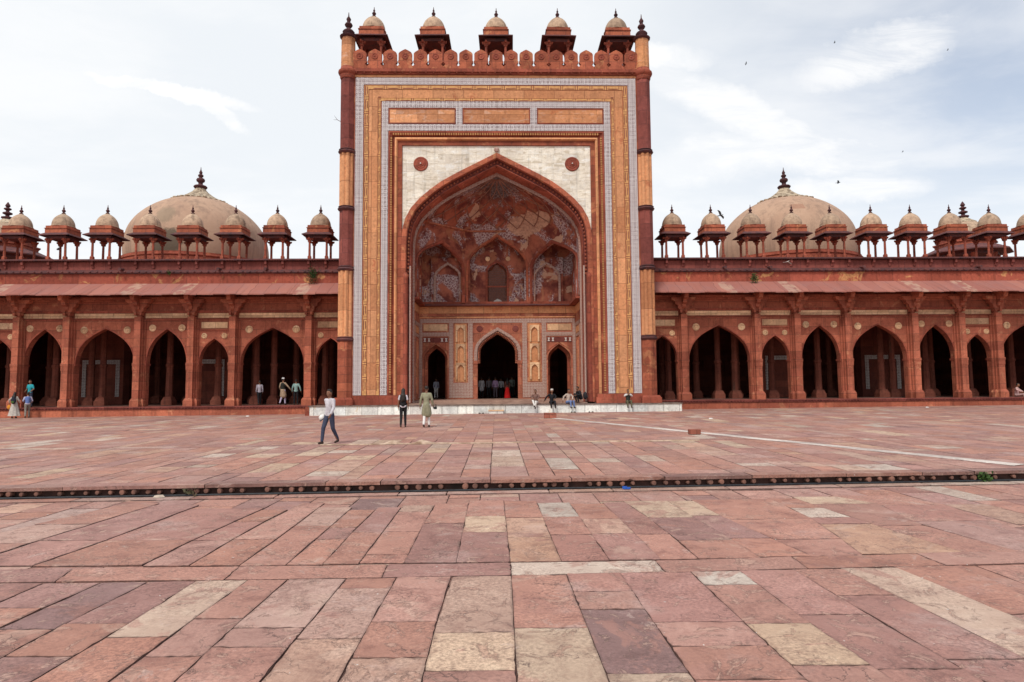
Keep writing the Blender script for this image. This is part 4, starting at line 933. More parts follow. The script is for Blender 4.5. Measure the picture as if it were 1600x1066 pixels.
# ------------------------------------------------------------------ arcaded wings
AY = 41.4
HOLES = [('S', 10.75, .83), ('L', 14.47, 1.91), ('S', 18.17, .82), ('M', 21.17, 1.16), ('L', 25.05, 1.74), ('M', 28.88, 1.12), ('S', 31.65, .79), ('L', 35.05, 1.75), ('M', 38.8, 1.12)]
PIL = [12.07, 16.88, 19.50, 22.84, 27.28, 30.40, 32.85, 37.25, 40.4]
APEX = dict(S=4.92, M=5.56, L=5.60)
def build_wing(s):
    D0 = 25.
    X = lambda d: s*(d-D0)
    side = 'left' if s < 0 else 'right'; zf = .62 if s < 0 else .76
    W = empty('arcade_wing', (CX+s*D0, AY, 0), 'long red sandstone arcade of pointed arches on the %s of the tall portal' % side, 'arcade')
    def bx(m_, d0, d1, y0, y1, z0, z1): a, b = sorted((X(d0), X(d1))); m_.box(a, b, y0, y1, z0, z1); return m_
    E0, E1 = 9.6, 41.
    m_ = MB(); hl = [(X(d), hw+.13, 3.34, APEX[k], PA) for k, d, hw in HOLES]
    a, b = sorted((X(E0), X(E1))); arch_wall(m_, a, b, zf, 8.42, hl, 0, .42); m_.build('arch_wall', ARC, W)
    # mouldings round the arches, panels, rosettes, band
    for k, d, hw in HOLES:
        hw += .13; ap = APEX[k]; top = 6.13 if k != 'S' else 5.44
        fr = MB(); w_ = hw+.10
        fr.skin([[(u, y, z) for u, z in arch_pts(X(d), h, 3.3, 3.34, q, PA)] for h, q, y in ((hw+.07, ap+.09, 0), (hw+.07, ap+.09, -.03), (hw, ap, -.03), (hw-.01, ap-.01, .02))])
        bx(fr, d-w_-.03, d-w_+.03, -.05, 0, zf+.5, top); bx(fr, d+w_-.03, d+w_+.03, -.05, 0, zf+.5, top); bx(fr, d-w_-.03, d+w_+.03, -.055, 0, top, top+.06)
        # little corbel at the springing
        for q in (-1, 1): bx(fr, d+q*(hw-.05), d+q*(hw+.09), -.06, .5, 3.22, 3.34)
        fr.build('arch_frame', RED2, W)
        pm = MB(); bx(pm, d-hw-.10, d+hw+.10, -.03, 0, 6.26, 6.56); pm.build('buff_band', BUFF, W)
        sm_ = MB(); bx(sm_, d-hw-.16, d+hw+.16, -.09, 0, 6.19, 6.25); bx(sm_, d-hw-.16, d+hw+.16, -.09, 0, 6.57, 6.66); bx(sm_, d-hw-.16, d+hw+.16, -.13, 0, 6.66, 6.73); sm_.build('string_moulding', RED2, W)
        if k == 'S':
            pm = MB(); bx(pm, d-.83, d+.83, -.03, 0, 5.58, 5.98); pm.build('buff_panel', BUFF, W)
        rx, rz, rr = (1.50, 5.50, .235) if k == 'L' and hw > 1.95 else (1.36, 5.50, .23) if k == 'L' else (.93, 5.62, .22) if k == 'M' else (.64, 5.10, .18)
        for q in (-1, 1):
            md = MB(); md.lathe([(0, -.06), (rr*.25, -.06), (rr*.3, -.03), (rr*.5, -.03), (rr*.6, -.055), (rr*.75, -.055), (rr*.85, -.03), (rr, -.03), (rr, .0)], 20, X(d)+q*rx, rz, axis='y'); md.build('rosette', BUFF, W, smooth=30)
    # pilasters with pedestal and brackets
    proto = None
    for d in PIL:
        if proto is None:
            pr = empty('pilaster', (0, 0, 0)); pr.parent = W; proto = pr
            m_ = MB(); m_.box(-.20, .20, -.45, .0, zf+.5, 6.3); m_.box(-.26, .26, -.25, .0, zf+.5, 6.15); m_.box(-.345, .345, -.09, 0, zf+.5, 6.15)
            m_.box(-.24, .24, -.49, 0, 3.2, 3.36); m_.box(-.22, .22, -.47, 0, 2.9, 3.2); m_.build('shaft', ARC, pr)
            m_ = MB(); m_.box(-.28, .28, -.56, 0, zf, zf+.36); m_.frustum(0, -.25, zf+.36, zf+.52, .28, .21, .31, .22); m_.box(-.44, .44, -.28, 0, zf, zf+.34); m_.frustum(0, -.1, zf+.34, zf+.5, .44, .35, .18, .12); m_.build('pedestal', ARC, pr)
            m_ = MB()
            S_ = [(0, 6.2), (.12, 6.2), (.16, 6.42), (.26, 6.52), (.26, 6.66), (.44, 6.78), (.46, 6.94), (.68, 7.04), (.72, 7.2), (1.0, 7.30), (1.06, 7.46), (1.10, 7.62), (0, 8.1)]
            m_.prism([(a, b) for a, b in S_], lambda a, b: (-.13, -.1-a, b), lambda a, b: (.13, -.1-a, b))
            m_.build('eave_bracket', ARC, pr)
            for q in (-1, 1):
                m_ = MB(); T_ = [(0, 6.4), (.12, 6.4), (.15, 6.6), (.26, 6.7), (.28, 6.88), (.44, 6.98), (.47, 7.16), (.66, 7.26), (.70, 7.42), (0, 7.42)]
                m_.prism([(q*(a+.1), b) for a, b in T_], lambda a, b: (a, -.46, b), lambda a, b: (a, -.10, b)); m_.build('side_bracket', ARC, pr)
            pp = pr
        else:
            pp = copy_tree(proto, W)
        pp.location = (X(d), 0, 0)
    m_ = MB(); bx(m_, E0, E1, -.34, 0, 7.42, 7.56); bx(m_, E0, E1, -.12, 0, 7.30, 7.42); m_.build('eave_beam', ARC, W)
    # sloping stone eave
    m_ = MB(); n = 90; prev = None
    for i in range(n):
        d0, d1 = E0+(E1-E0)*i/n, E0+(E1-E0)*(i+1)/n; x0, x1 = X(d0), X(d1); sag = .02*math.sin(i*.7)+.012*math.sin(i*2.1)
        y = [-1.62, .02]; 
        m_.box(*sorted((x0, x1)), 0, 0, 0, 0) if False else None
        j = len(m_.v); m_.v += [(x0, -1.62, 7.60+sag), (x1, -1.62, 7.60+sag*.9), (x1, .02, 8.50), (x0, .02, 8.50), (x0, -1.62, 7.53+sag), (x1, -1.62, 7.53+sag*.9), (x1, .02, 8.38), (x0, .02, 8.38)]
        m_.f += [[j+a for a in q] for q in ((0, 1, 2, 3), (7, 6, 5, 4), (4, 5, 1, 0))]
    m_.build('eave', EAVE, W)
    m_ = MB(); bx(m_, E0, E1, .0, .5, 8.44, 9.12); m_.build('upper_wall', UPW, W)
    m_ = MB(); bx(m_, E0, E1, -.10, .5, 9.12, 9.18); bx(m_, E0, E1, -.16, .5, 9.18, 9.30); bx(m_, E0, E1, -.08, .5, 9.30, 9.36)
    d = E0+.2
    while d < E1: m_.ell((X(d), -.19, 9.22), (.06, .06, .06), 7, 5); d += .44
    m_.build('string_course', MAUVE, W)
    m_ = MB(); bx(m_, E0, E1, .02, .5, 9.36, 9.93); m_.build('frieze', DARK, W)
    m_ = MB(); bx(m_, E0, E1, -.26, .6, 9.96, 10.05); d = E0
    while d < E1: bx(m_, d, d+.06, -.22, 0, 9.92, 9.96); d += .16
    m_.build('coping', MAUVE, W)
    for i in range(11):
        for q in (-.55, .55):
            m_ = MB(); d = 11.67+2.76*i+q; m_.prism([(.02, 9.5), (.06, 9.5), (.09, 9.66), (.18, 9.72), (.18, 9.96), (.02, 9.96)], lambda a, b: (X(d)-.07, .02-a, b), lambda a, b: (X(d)+.07, .02-a, b)); m_.build('corbel', DARK, W)
    for d in (9.8, 14.9, 17.9, 24.1, 31.9):
        m_ = MB(); m_.tube([(X(d), .05, 9.42), (X(d), -.42, 9.36)], [.085, .10], 8); m_.build('rain_spout', MAUVE, W)
    # plinth with a carved edge
    m_ = MB(); bx(m_, E0, E1, -.62, .0, -.2, zf-.18); m_.build('plinth', ARC, W)
    m_ = MB(); bx(m_, E0, E1, -.72, .42, zf-.07, zf); bx(m_, E0, E1, -.66, .0, zf-.18, zf-.072); d = E0
    while d < E1: m_.ell((X(d), -.68, zf-.125), (.05, .04, .04), 6, 4); d += .2
    m_.build('plinth_edge', DARK, W)
    # hall: floor, ceiling, back and end walls, inner piers and columns
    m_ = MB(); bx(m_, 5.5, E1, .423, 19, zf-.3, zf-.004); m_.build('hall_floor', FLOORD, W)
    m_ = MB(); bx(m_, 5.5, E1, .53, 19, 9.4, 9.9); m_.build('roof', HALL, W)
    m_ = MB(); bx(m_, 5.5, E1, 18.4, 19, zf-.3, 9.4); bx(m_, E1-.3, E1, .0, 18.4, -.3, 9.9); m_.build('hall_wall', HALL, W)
    for d0, d1 in ((19.7, 22.5), (27.3, 31.4)):
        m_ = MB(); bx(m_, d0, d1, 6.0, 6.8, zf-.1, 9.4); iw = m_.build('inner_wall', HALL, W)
        c_ = 21.1 if d0 < 22 else 28.9; h_ = .95 if d0 < 22 else 1.2
        m_ = MB()
        for q in (-1, 1): bx(m_, c_+q*h_-.14, c_+q*h_+.14, 5.96, 6.0, zf+.55, 3.55)
        bx(m_, c_-h_-.14, c_+h_+.14, 5.96, 6.0, 3.55, 3.85); m_.build('niche_inlay', HINL, iw)
    proto = None
    for d, y in ((11.9, 3.1), (15.4, 3.1), (16.6, 3.1), (19.2, 3.1), (22.5, 3.1), (27.0, 3.1), (28.1, 3.6), (30.2, 3.1), (33.3, 3.1), (14.6, 5.4), (18.2, 7), (32.6, 6), (36.4, 3.1), (38, 6), (24.0, 9), (26.4, 9), (13., 9), (10.5, 6)):
        if proto is None:
            pr = empty('interior_column', (0, 0, 0)); pr.parent = W; proto = pr
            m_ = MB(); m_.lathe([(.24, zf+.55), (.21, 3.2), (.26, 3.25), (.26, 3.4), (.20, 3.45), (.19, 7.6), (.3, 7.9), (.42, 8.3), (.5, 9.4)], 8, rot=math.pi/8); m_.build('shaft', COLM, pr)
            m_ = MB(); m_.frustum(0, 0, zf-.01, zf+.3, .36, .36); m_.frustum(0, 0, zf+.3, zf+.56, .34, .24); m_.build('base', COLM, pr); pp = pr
        else: pp = copy_tree(proto, W)
        pp.location = (X(d), y, 0)
    return W
UPW = stone('upper_wall_blocks', (.36, .085, .05), (.29, .07, .045), 2.3, 2.0, c3=(.52, .27, .11), stain=.35, off=0., patch=.56)
HINL = inlay('hall_inlay', .2, (.60, .57, .54), (.12, .05, .045))
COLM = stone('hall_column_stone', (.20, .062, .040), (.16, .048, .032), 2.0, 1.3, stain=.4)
for s in (-1, 1): build_wing(s)
# dark chamber behind the portal doors
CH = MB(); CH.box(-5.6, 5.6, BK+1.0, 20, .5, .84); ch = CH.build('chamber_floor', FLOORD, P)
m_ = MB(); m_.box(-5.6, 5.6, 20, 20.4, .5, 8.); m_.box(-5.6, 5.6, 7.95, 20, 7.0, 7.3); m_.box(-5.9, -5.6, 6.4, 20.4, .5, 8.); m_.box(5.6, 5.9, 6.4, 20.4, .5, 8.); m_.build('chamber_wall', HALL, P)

# ------------------------------------------------------------------ small domed kiosks
def dome_prof(r, h, n=10):
    out = [(r*.97, 0), (r*1.0, h*.08)]
    for k in range(1, n+1):
        a = k/n*math.pi/2; out.append((r*(math.cos(a)**.92)*(1-.02*k/n), h*.08+h*.92*(.90*math.sin(a)+.10*(k/n)**3)))
    out[-1] = (.02, h); return out
def make_kiosk(dome_mat):
    K = empty('domed_kiosk', (0, 0, 0))
    c0 = None
    m_ = MB(); m_.box(-.68, .68, -.68, .68, -.02, .05); m_.build('base', RED2, K)
    for a, b in ((-1, -1), (1, -1), (1, 1), (-1, 1)):
        if c0 is None:
            m_ = MB(); m_.frustum(0, 0, .05, .20, .10, .10); m_.frustum(0, 0, .20, .26, .10, .07); m_.lathe([(.078, .26), (.07, 1.12), (.09, 1.14)], 8, rot=math.pi/8); m_.frustum(0, 0, 1.14, 1.40, .09, .13)
            for q in ((1, 0), (-1, 0), (0, 1), (0, -1)):
                m_.prism([(.05, 1.16), (.10, 1.18), (.13, 1.28), (.22, 1.32), (.25, 1.42), (.05, 1.42)], (lambda q_: lambda u, z: (u*q_[0]-.05*q_[1], u*q_[1]-.05*q_[0], z))(q), (lambda q_: lambda u, z: (u*q_[0]+.05*q_[1], u*q_[1]+.05*q_[0], z))(q))
            c0 = m_.build('column', RED2, K); cc = c0
        else: cc = c0.copy(); C.objects.link(cc); cc.parent = K
        cc.location = (a*.55, b*.55, 0)
    m_ = MB(); z0, z1 = 1.62, 1.84
    o = .97; i_ = .62
    m_.frustum(0, 0, 1.42, 1.60, .64, .64)
    j = len(m_.v); m_.v += [(k*o, l*o, z0) for k, l in ((-1, -1), (1, -1), (1, 1), (-1, 1))]+[(k*i_, l*i_, z1) for k, l in ((-1, -1), (1, -1), (1, 1), (-1, 1))]+[(k*o, l*o, z0-.045) for k, l in ((-1, -1), (1, -1), (1, 1), (-1, 1))]+[(k*.6, l*.6, z1-.1) for k, l in ((-1, -1), (1, -1), (1, 1), (-1, 1))]
    for k in range(4):
        n_ = (k+1) % 4; m_.f += [[j+k, j+n_, j+4+n_, j+4+k], [j+8+n_, j+8+k, j+12+k, j+12+n_], [j+8+k, j+8+n_, j+n_, j+k]]
    m_.f.append([j+12, j+13, j+14, j+15]); m_.build('eave', MAUVE, K)
    m_ = MB(); m_.frustum(0, 0, 1.78, 2.06, .70, .70); m_.frustum(0, 0, 2.06, 2.10, .735, .735); m_.frustum(0, 0, 2.10, 2.26, .68, .67); m_.build('drum', RED, K)
    m_ = MB(); m_.lathe([(r, z+2.28) for r, z in dome_prof(.66, .90)], 24); m_.lathe([(.70, 2.26), (.715, 2.29), (.70, 2.32)], 24); m_.lathe([(.27, 3.075), (.20, 3.12), (.10, 3.18)], 12); m_.build('dome', dome_mat, K, smooth=50)
    m_ = MB(); m_.lathe([(.09, 3.15), (.13, 3.20), (.09, 3.25), (.05, 3.28), (.10, 3.33), (.12, 3.39), (.07, 3.46), (.04, 3.51), (.065, 3.56), (.03, 3.62), (.012, 3.78)], 10); m_.build('finial', FIN, K, smooth=50)
    return K
KP = make_kiosk(SMALLD)
ordn = ['first', 'second', 'third', 'fourth', 'fifth', 'sixth', 'seventh', 'eighth', 'ninth', 'tenth']
first = True
def place_kiosk(loc, s, label, group):
    global first
    o = KP if first else copy_tree(KP)
    first = False
    o.location = loc; o.scale = (s, s, s); o.rotation_euler = (0, 0, random.uniform(-.035, .035)); o.rotation_euler.x = random.uniform(-.008, .008); o.rotation_euler.y = random.uniform(-.012, .012); tag(o, label, 'kiosk', group); return o
near_l = {}
near_r = {}
for s, side, nr in ((-1, 'left', near_l), (1, 'right', near_r)):
    for i in range(9 if s < 0 else 10):
        place_kiosk((CX+s*(11.69+(2.785 if s < 0 else 2.715)*i)+random.uniform(-.03, .03), AY+.62, 10.04), 1.0, '%s domed kiosk %s of the portal along the arcade roof edge' % (ordn[i], side), 'small domed kiosks along the arcade roof')
where = ['by the left pinnacle', 'left of the middle one', 'above the arch apex', 'right of the middle one', 'by the right pinnacle']
plb = None
for i, xx in enumerate((-7.95, -4.02, 0, 4.0, 7.85)):
    place_kiosk((CX+xx, FY+1.25, 22.15), 1.13, '%s from left of the domed kiosks on the portal, %s' % (ordn[i], where[i]), 'domed kiosks on top of the portal')
m_ = MB()
for xx in (-7.95, -4.02, 0, 4.0, 7.85): m_.box(xx-.8, xx+.8, .55, 2.0, 21.6, 22.14)
m_.build('kiosk_plinths', RED2, P)

# ------------------------------------------------------------------ the large domes
def big_dome(x, side, idx):
    D = empty('great_dome', (x, 52, 9.9), 'huge plastered dome with a tall dark finial rising behind the %s arcade' % side, 'dome', 'pair of huge domes')
    m_ = MB(); m_.lathe([(5.55, 0), (5.55, 1.55), (5.62, 1.6), (5.62, 1.68), (5.5, 1.72), (5.5, 1.86)], 64); dr = m_.build('drum', RED2, D, smooth=30)
    m_ = MB(); n = 96
    for k in range(n):
        a = 2*math.pi*k/n; ca, sa = math.cos(a), math.sin(a)
        pts = [(-.13, 0), (.13, 0), (.13, .2), (0, .36), (-.13, .2)]
        m_.prism(pts, lambda u, z: (5.57*ca-u*sa, 5.57*sa+u*ca, 1.05+z), lambda u, z: (5.61*ca-u*sa, 5.61*sa+u*ca, 1.05+z))
    m_.build('merlon_relief', RED, dr)
    pr = [(5.20, 1.6), (5.30, 2.2), (5.34, 2.9), (5.26, 3.7), (5.02, 4.6), (4.58, 5.4), (3.92, 6.15), (3.10, 6.8), (2.30, 7.22), (1.5, 7.5), (.6, 7.8)]
    sm = []
    for i in range(len(pr)-1):
        p0, p1, p2, p3 = pr[max(i-1, 0)], pr[i], pr[i+1], pr[min(i+2, len(pr)-1)]
        for k in range(4):
            q = k/4; sm.append(tuple(.5*((2*p1[c])+(-p0[c]+p2[c])*q+(2*p0[c]-5*p1[c]+4*p2[c]-p3[c])*q*q+(-p0[c]+3*p1[c]-3*p2[c]+p3[c])*q**3) for c in (0, 1)))
    sm = [(r, 1.6+(z-1.6)*.93) for r, z in sm]
    m_ = MB(); m_.lathe(sm+[(.5, 7.37)], 72); sh = m_.build('shell', BIGD, D, smooth=60)
    for v in sh.data.vertices: v.co.z -= 1.6
    sh.location = (0, 0, 1.6); sh.pass_index = idx
    m_ = MB(); N = 64
    m_.lathe([(2.12, 7.30), (2.06, 7.38), (1.75, 7.52), (1.35, 7.70), (1.0, 7.92), (.62, 8.22), (.40, 8.5), (.36, 8.6)], N, flute=lambda a: 1+.035*math.cos(16*a))
    for k in range(32):
        a = 2*math.pi*k/32; rr = 2.08+random.uniform(-.06, .1); m_.ell((rr*math.cos(a), rr*math.sin(a), 7.33+random.uniform(-.03, .04)), (.20, .20, .10), 6, 4)
    m_.v = [(a, b, c-.42) for a, b, c in m_.v]; m_.build('lotus_cap', LOTUS, D, smooth=40)
    m_ = MB(); m_.lathe([(.34, 8.5), (.62, 8.66), (.70, 8.80), (.60, 8.92), (.30, 9.0), (.22, 9.12), (.24, 9.3), (.40, 9.42), (.44, 9.58), (.36, 9.74), (.18, 9.82), (.18, 9.92), (.27, 10.0), (.27, 10.14), (.14, 10.24), (.15, 10.34), (.18, 10.44), (.10, 10.6), (.05, 10.75), (.02, 11.05)], 20); m_.v = [(a*.76, b*.76, 8.06+(c-8.5)*.74) for a, b, c in m_.v]; m_.build('finial', FIN, D, smooth=50)
LOTUS = plain('lotus_cap_stone', (.52, .42, .30), (.22, .16, .11), 3.5, lo=.42, hi=.6)
big_dome(-24.15, 'left', 1); big_dome(24.15, 'right', 2)
def corner_kiosk(x, y, label):
    K = empty('pavilion', (x, y, 9.9), label, 'pavilion', 'large domed pavilions at the far corners'); z0 = 0
    m_ = MB(); m_.lathe([(2.9, 0), (2.9, .35)], 8, rot=math.pi/8); m_.build('base', RED2, K)
    for k in range(8):
        a = math.pi/8+k*math.pi/4; m_ = MB(); m_.lathe([(.16, .35), (.13, 2.4), (.3, 3.1)], 8, 2.35*math.cos(a), 2.35*math.sin(a)); m_.build('column', RED2, K)
    m_ = MB(); m_.lathe([(2.3, 3.95), (3.6, 3.35), (3.6, 3.25), (2.3, 3.2)], 8, rot=math.pi/8, cap=False); m_.lathe([(2.6, 3.0), (2.6, 3.25)], 8, rot=math.pi/8); m_.build('eave', MAUVE, K)
    m_ = MB(); m_.lathe([(2.35, 3.6), (2.35, 4.15), (2.5, 4.2), (2.5, 4.3), (2.2, 4.35), (2.2, 4.75)], 8, rot=math.pi/8); m_.build('drum', RED2, K)
    m_ = MB(); m_.lathe([(r, z+4.7) for r, z in dome_prof(1.95, 1.75, 14)], 32); m_.build('dome', SMALLD, K, smooth=60)
    m_ = MB(); m_.lathe([(.98, 6.12), (1.0, 6.2), (.6, 6.45), (.3, 6.7)], 24, flute=lambda a: 1+.05*math.cos(12*a)); m_.build('lotus_cap', LOTUS, K, smooth=40)
    m_ = MB(); m_.lathe([(.25, 6.65), (.45, 6.75), (.45, 6.85), (.15, 6.95), (.15, 7.05), (.36, 7.15), (.36, 7.25), (.13, 7.35), (.13, 7.45), (.28, 7.55), (.28, 7.63), (.1, 7.72), (.2, 7.85), (.18, 7.93), (.03, 8.2)], 12); m_.build('finial', FIN, K, smooth=50)
corner_kiosk(-42.6, 56, 'large domed pavilion far behind the left end of the arcade roof'); corner_kiosk(42.3, 56, 'large domed pavilion far behind the kiosks at the right end of the arcade')
# ------------------------------------------------------------------ people
_cl = {}
def cloth(c, rough=.85):
    k = tuple(c)
    if k not in _cl: _cl[k] = plain('cloth_%d' % len(_cl), c, tuple(a*.72 for a in c), 9, rough)
    return _cl[k]
SKIN = plain('skin', (.24, .12, .075), (.19, .09, .055), 14, .55); HAIR = plain('hair', (.018, .014, .012), (.03, .022, .018), 20, .5)
SHOE = plain('shoe_leather', (.06, .035, .025), (.03, .02, .015), 12, .6)
def remeshed(m_, name, mat, parent, vox, smooth_it=3):
    o = m_.build(name+'_tmp', mat); md = o.modifiers.new('r', 'REMESH'); md.mode = 'VOXEL'; md.voxel_size = vox
    s_ = o.modifiers.new('s', 'SMOOTH'); s_.iterations = smooth_it; s_.factor = .5
    dg = bpy.context.evaluated_depsgraph_get(); me = bpy.data.meshes.new_from_object(o.evaluated_get(dg)); bpy.data.objects.remove(o)
    me.name = name; me.materials.clear(); me.materials.append(mat); me.polygons.foreach_set('use_smooth', [True]*len(me.polygons))
    r = bpy.data.objects.new(name, me); C.objects.link(r); r.parent = parent; return r
STAND = dict(pel=(0, 0, .93), chest=(0, 0, 1.27), neck=(0, .005, 1.46), head=(0, -.015, 1.60), legs=[((-.10, -.01, .50), (-.11, .02, .085)), ((.10, -.01, .50), (.11, .02, .085))],
             arms=[((-.205, .02, 1.13), (-.215, -.05, .88)), ((.205, .02, 1.13), (.215, -.05, .88))], feet=[(-.11, -.10), (.11, -.10)])
def pose(**k): d = dict(STAND); d.update(k); return d
def lerp(a, b, f): return Vector(a)+(Vector(b)-Vector(a))*f
def person(label, loc, rz, H, ps, top, bottom, hair='short', cap=None, sleeve=1.0, hem=.0, skirt=None, vox=.014, shoes=SHOE, vest=None, group=None, top2=None, female=False):
    s = H/1.72; root = empty('person', loc, label, 'person', group, rz, s)
    pel, chest, neck, head = [Vector(ps[k]) for k in ('pel', 'chest', 'neck', 'head')]
    up = (neck-pel).normalized(); sh = .140 if female else .165
    shl = [neck+Vector((q*sh, .0, -.085)) for q in (-1, 1)]; hip = [pel+Vector((q*.085, 0, -.02)) for q in (-1, 1)]
    b = MB()
    b.ell(pel, (.15, .10, .12)); b.ell(chest, (.155, .10, .17)); b.cap(pel, chest, .115, .125); b.cap(chest+up*.05, neck, .10, .055); b.cap(neck, head-Vector((0, 0, .05)), .052, .05)
    b.ell(head, (.074, .092, .115), 16, 12); b.ell(head+Vector((0, -.045, -.06)), (.05, .05, .05)); 
    # face: nose, brow, lips, ears, eye sockets left between brow and cheeks
    hx, hy, hz = head
    b.cap((hx, hy-.090, hz+.012), (hx, hy-.105, hz-.025), .010, .015, 6); b.ell((hx, hy-.088, hz-.062), (.024, .012, .010), 8, 5); b.cap((hx-.035, hy-.080, hz+.03), (hx+.035, hy-.080, hz+.03), .012, .012, 6)
    for q in (-1, 1): b.ell((hx+q*.076, hy+.005, hz-.005), (.012, .02, .03), 8, 5); b.ell((hx+q*.038, hy-.072, hz-.028), (.02, .016, .018), 8, 5)
    for i, q in ((0, -1), (1, 1)):
        kn, an = [Vector(v) for v in ps['legs'][i]]; el, wr = [Vector(v) for v in ps['arms'][i]]; f = ps['feet'][i]
        b.cap(hip[i], kn, .082, .055); b.cap(kn, lerp(kn, an, .35), .052, .054); b.cap(lerp(kn, an, .35), an, .052, .036)
        toe = Vector((f[0], f[1], an.z-.045)) if len(f) == 2 else Vector(f)
        b.cap(an+Vector((0, .02, -.045)), toe, .034, .026)
        b.cap(neck+Vector((0, 0, -.07)), shl[i], .05, .052); b.cap(shl[i], el, .050, .038); b.cap(el, lerp(el, wr, .3), .038, .037); b.cap(lerp(el, wr, .3), wr, .036, .025)
        d = (wr-el).normalized(); a = d.orthogonal().normalized(); inw = Vector((-q, 0, 0)); inw = (inw-d*inw.dot(d)); inw = inw.normalized() if inw.length > .1 else a; w_ = d.cross(inw)
        pc = wr+d*.05; b.cap(wr+d*.01, pc+w_*.018, .024, .022, 8); b.cap(wr+d*.01, pc-w_*.018, .024, .022, 8)
        for j, ln in ((-1.5, .058), (-.5, .074), (.5, .08), (1.5, .072)):       # four unequal, slightly curled fingers and a thumb from the side of the palm
            p0 = pc+w_*(j*.0175)+d*.015; p1 = p0+d*ln*.55+inw*.006; p2 = p1+d*ln*.35+inw*.022; b.cap(p0, p1, .0095, .0088, 6); b.cap(p1, p2, .0088, .0075, 6)
        t0 = wr+d*.03+w_*.03; t1 = t0+d*.03+w_*.022+inw*.012; t2 = t1+d*.028+inw*.012; b.cap(t0, t1, .012, .010, 6); b.cap(t1, t2, .010, .008, 6)
    body = remeshed(b, 'body', SKIN, root, min(vox, .012), 2)
    # eyes
    e = MB()
    for q in (-1, 1): e.ell((hx+q*.031, hy-.080, hz+.004), (.011, .008, .007), 8, 5)
    e.build('eyes', HAIR, root, smooth=60)
    # trousers or skirt
    if skirt:
        z0, z1, r0, r1, col = skirt; m_ = MB(); N = 40
        cx, cy = pel.x, pel.y
        m_.lathe([(r0*.9, z1+.03), (r0, z1), ((r0*2+r1)/3*.98, (z1*2+z0)/3), (r1*.88, z0+.14), (r1, z0), (r1*.9, z0+.01)][::-1], N, cx, cy, flute=lambda a: 1+.06*math.sin(9*a)+.03*math.sin(17*a+1))
        for k_ in range(len(m_.v)): vx = m_.v[k_]; m_.v[k_] = (vx[0], cy+(vx[1]-cy)*.78, vx[2])
        m_.build('skirt', cloth(col), root, smooth=60)
    m_ = MB(); m_.ell(pel, (.165, .118, .125)); m_.cap(pel+up*.06, pel, .125, .12)
    for i in (0, 1):
        kn, an = [Vector(v) for v in ps['legs'][i]]; m_.cap(hip[i], kn, .092, .066); m_.cap(kn, an+Vector((0, 0, .03)), .064, .050)
    if bottom is not None: remeshed(m_, 'trousers', cloth(bottom), root, vox)
    # upper garment
    m_ = MB(); m_.cap(pel+up*.02, chest, .125, .128); m_.ell(chest, (.165, .115, .185)); m_.ell(pel+up*.0, (.168, .122, .11)); m_.cap(chest+up*.08, neck-up*.03, .095, .06)
    if hem:                                                    # long shirt hanging over the thighs
        kn = lerp(ps['legs'][0][0], ps['legs'][1][0], .5); lo = lerp(pel, kn, hem); m_.cap(pel, lo+Vector((-.05, 0, 0)), .16, .165); m_.cap(pel, lo+Vector((.05, 0, 0)), .16, .165)
    for i in (0, 1):
        el, wr = [Vector(v) for v in ps['arms'][i]]; m_.cap(neck+Vector((0, 0, -.07)), shl[i], .052, .058); 
        if sleeve <= .5: m_.cap(shl[i], lerp(shl[i], el, sleeve*1.6), .058, .056)
        else: m_.cap(shl[i], el, .058, .050); m_.cap(el, lerp(el, wr, .82), .052, .042)
    remeshed(m_, 'shirt' if not hem else 'long_shirt', cloth(top), root, vox)
    if vest is not None:
        m_ = MB(); m_.cap(pel+up*.05, chest, .138, .140); m_.ell(chest, (.176, .127, .18)); remeshed(m_, 'waistcoat', cloth(vest), root, vox)
    # hair, cap, shoes
    m_ = MB()
    if hair == 'short': m_.ell(head+Vector((0, .018, .030)), (.082, .090, .100), 14, 10); m_.ell(head+Vector((0, -.04, .085)), (.06, .045, .035))
    elif hair == 'long':
        m_.ell(head+Vector((0, .02, .028)), (.088, .095, .105), 14, 10); m_.cap(head+Vector((0, .06, -.02)), neck+Vector((0, .085, -.05)), .085, .10); m_.cap(neck+Vector((-.03, .10, -.05)), chest+Vector((-.02, .13, -.03)), .095, .085); m_.cap(neck+Vector((.04, .10, -.05)), chest+Vector((.03, .13, -.08)), .09, .07)
    if hair: 
        # cut the hair away from the face
        o = remeshed(m_, 'hair', HAIR, root, .012)
        bm = bmesh.new(); bm.from_mesh(o.data); kill = [v for v in bm.verts if v.co.y < hy-.035 and v.co.z < hz+.065 and v.co.z > hz-.2 and abs(v.co.x-hx) < .085]; bmesh.ops.delete(bm, geom=kill, context='VERTS'); bm.to_mesh(o.data); bm.free()
    if cap is not None:
        m_ = MB(); m_.lathe([(.088, hz+.045), (.092, hz+.10), (.080, hz+.135), (.03, hz+.147)], 18, hx, hy+.01); m_.build('cap', cloth(cap), root, smooth=50)
    if shoes:
        for i in (0, 1):
            kn, an = [Vector(v) for v in ps['legs'][i]]; f = ps['feet'][i]; toe = Vector((f[0], f[1], an.z-.05)) if len(f) == 2 else Vector(f)
            m_ = MB(); m_.cap(an+Vector((0, .025, -.04)), toe, .042, .034); m_.ell(an+Vector((0, .01, -.01)), (.04, .045, .04)); remeshed(m_, 'shoe', shoes, root, .012)
    return root
PI = math.pi
WALK = pose(legs=[((-.09, -.17, .50), (-.09, -.22, .09)), ((.09, .06, .49), (.09, .27, .13))], feet=[(-.09, -.35, .05), (.09, .17, .05)], arms=[((-.21, .12, 1.15), (-.22, .06, .90)), ((.21, -.04, 1.14), (.22, -.18, .93))])
STEP_ = pose(legs=[((-.08, -.10, .51), (-.09, -.10, .09)), ((.08, .02, .50), (.085, .18, .12))], feet=[(-.09, -.23, .045), (.085, .09, .045)])
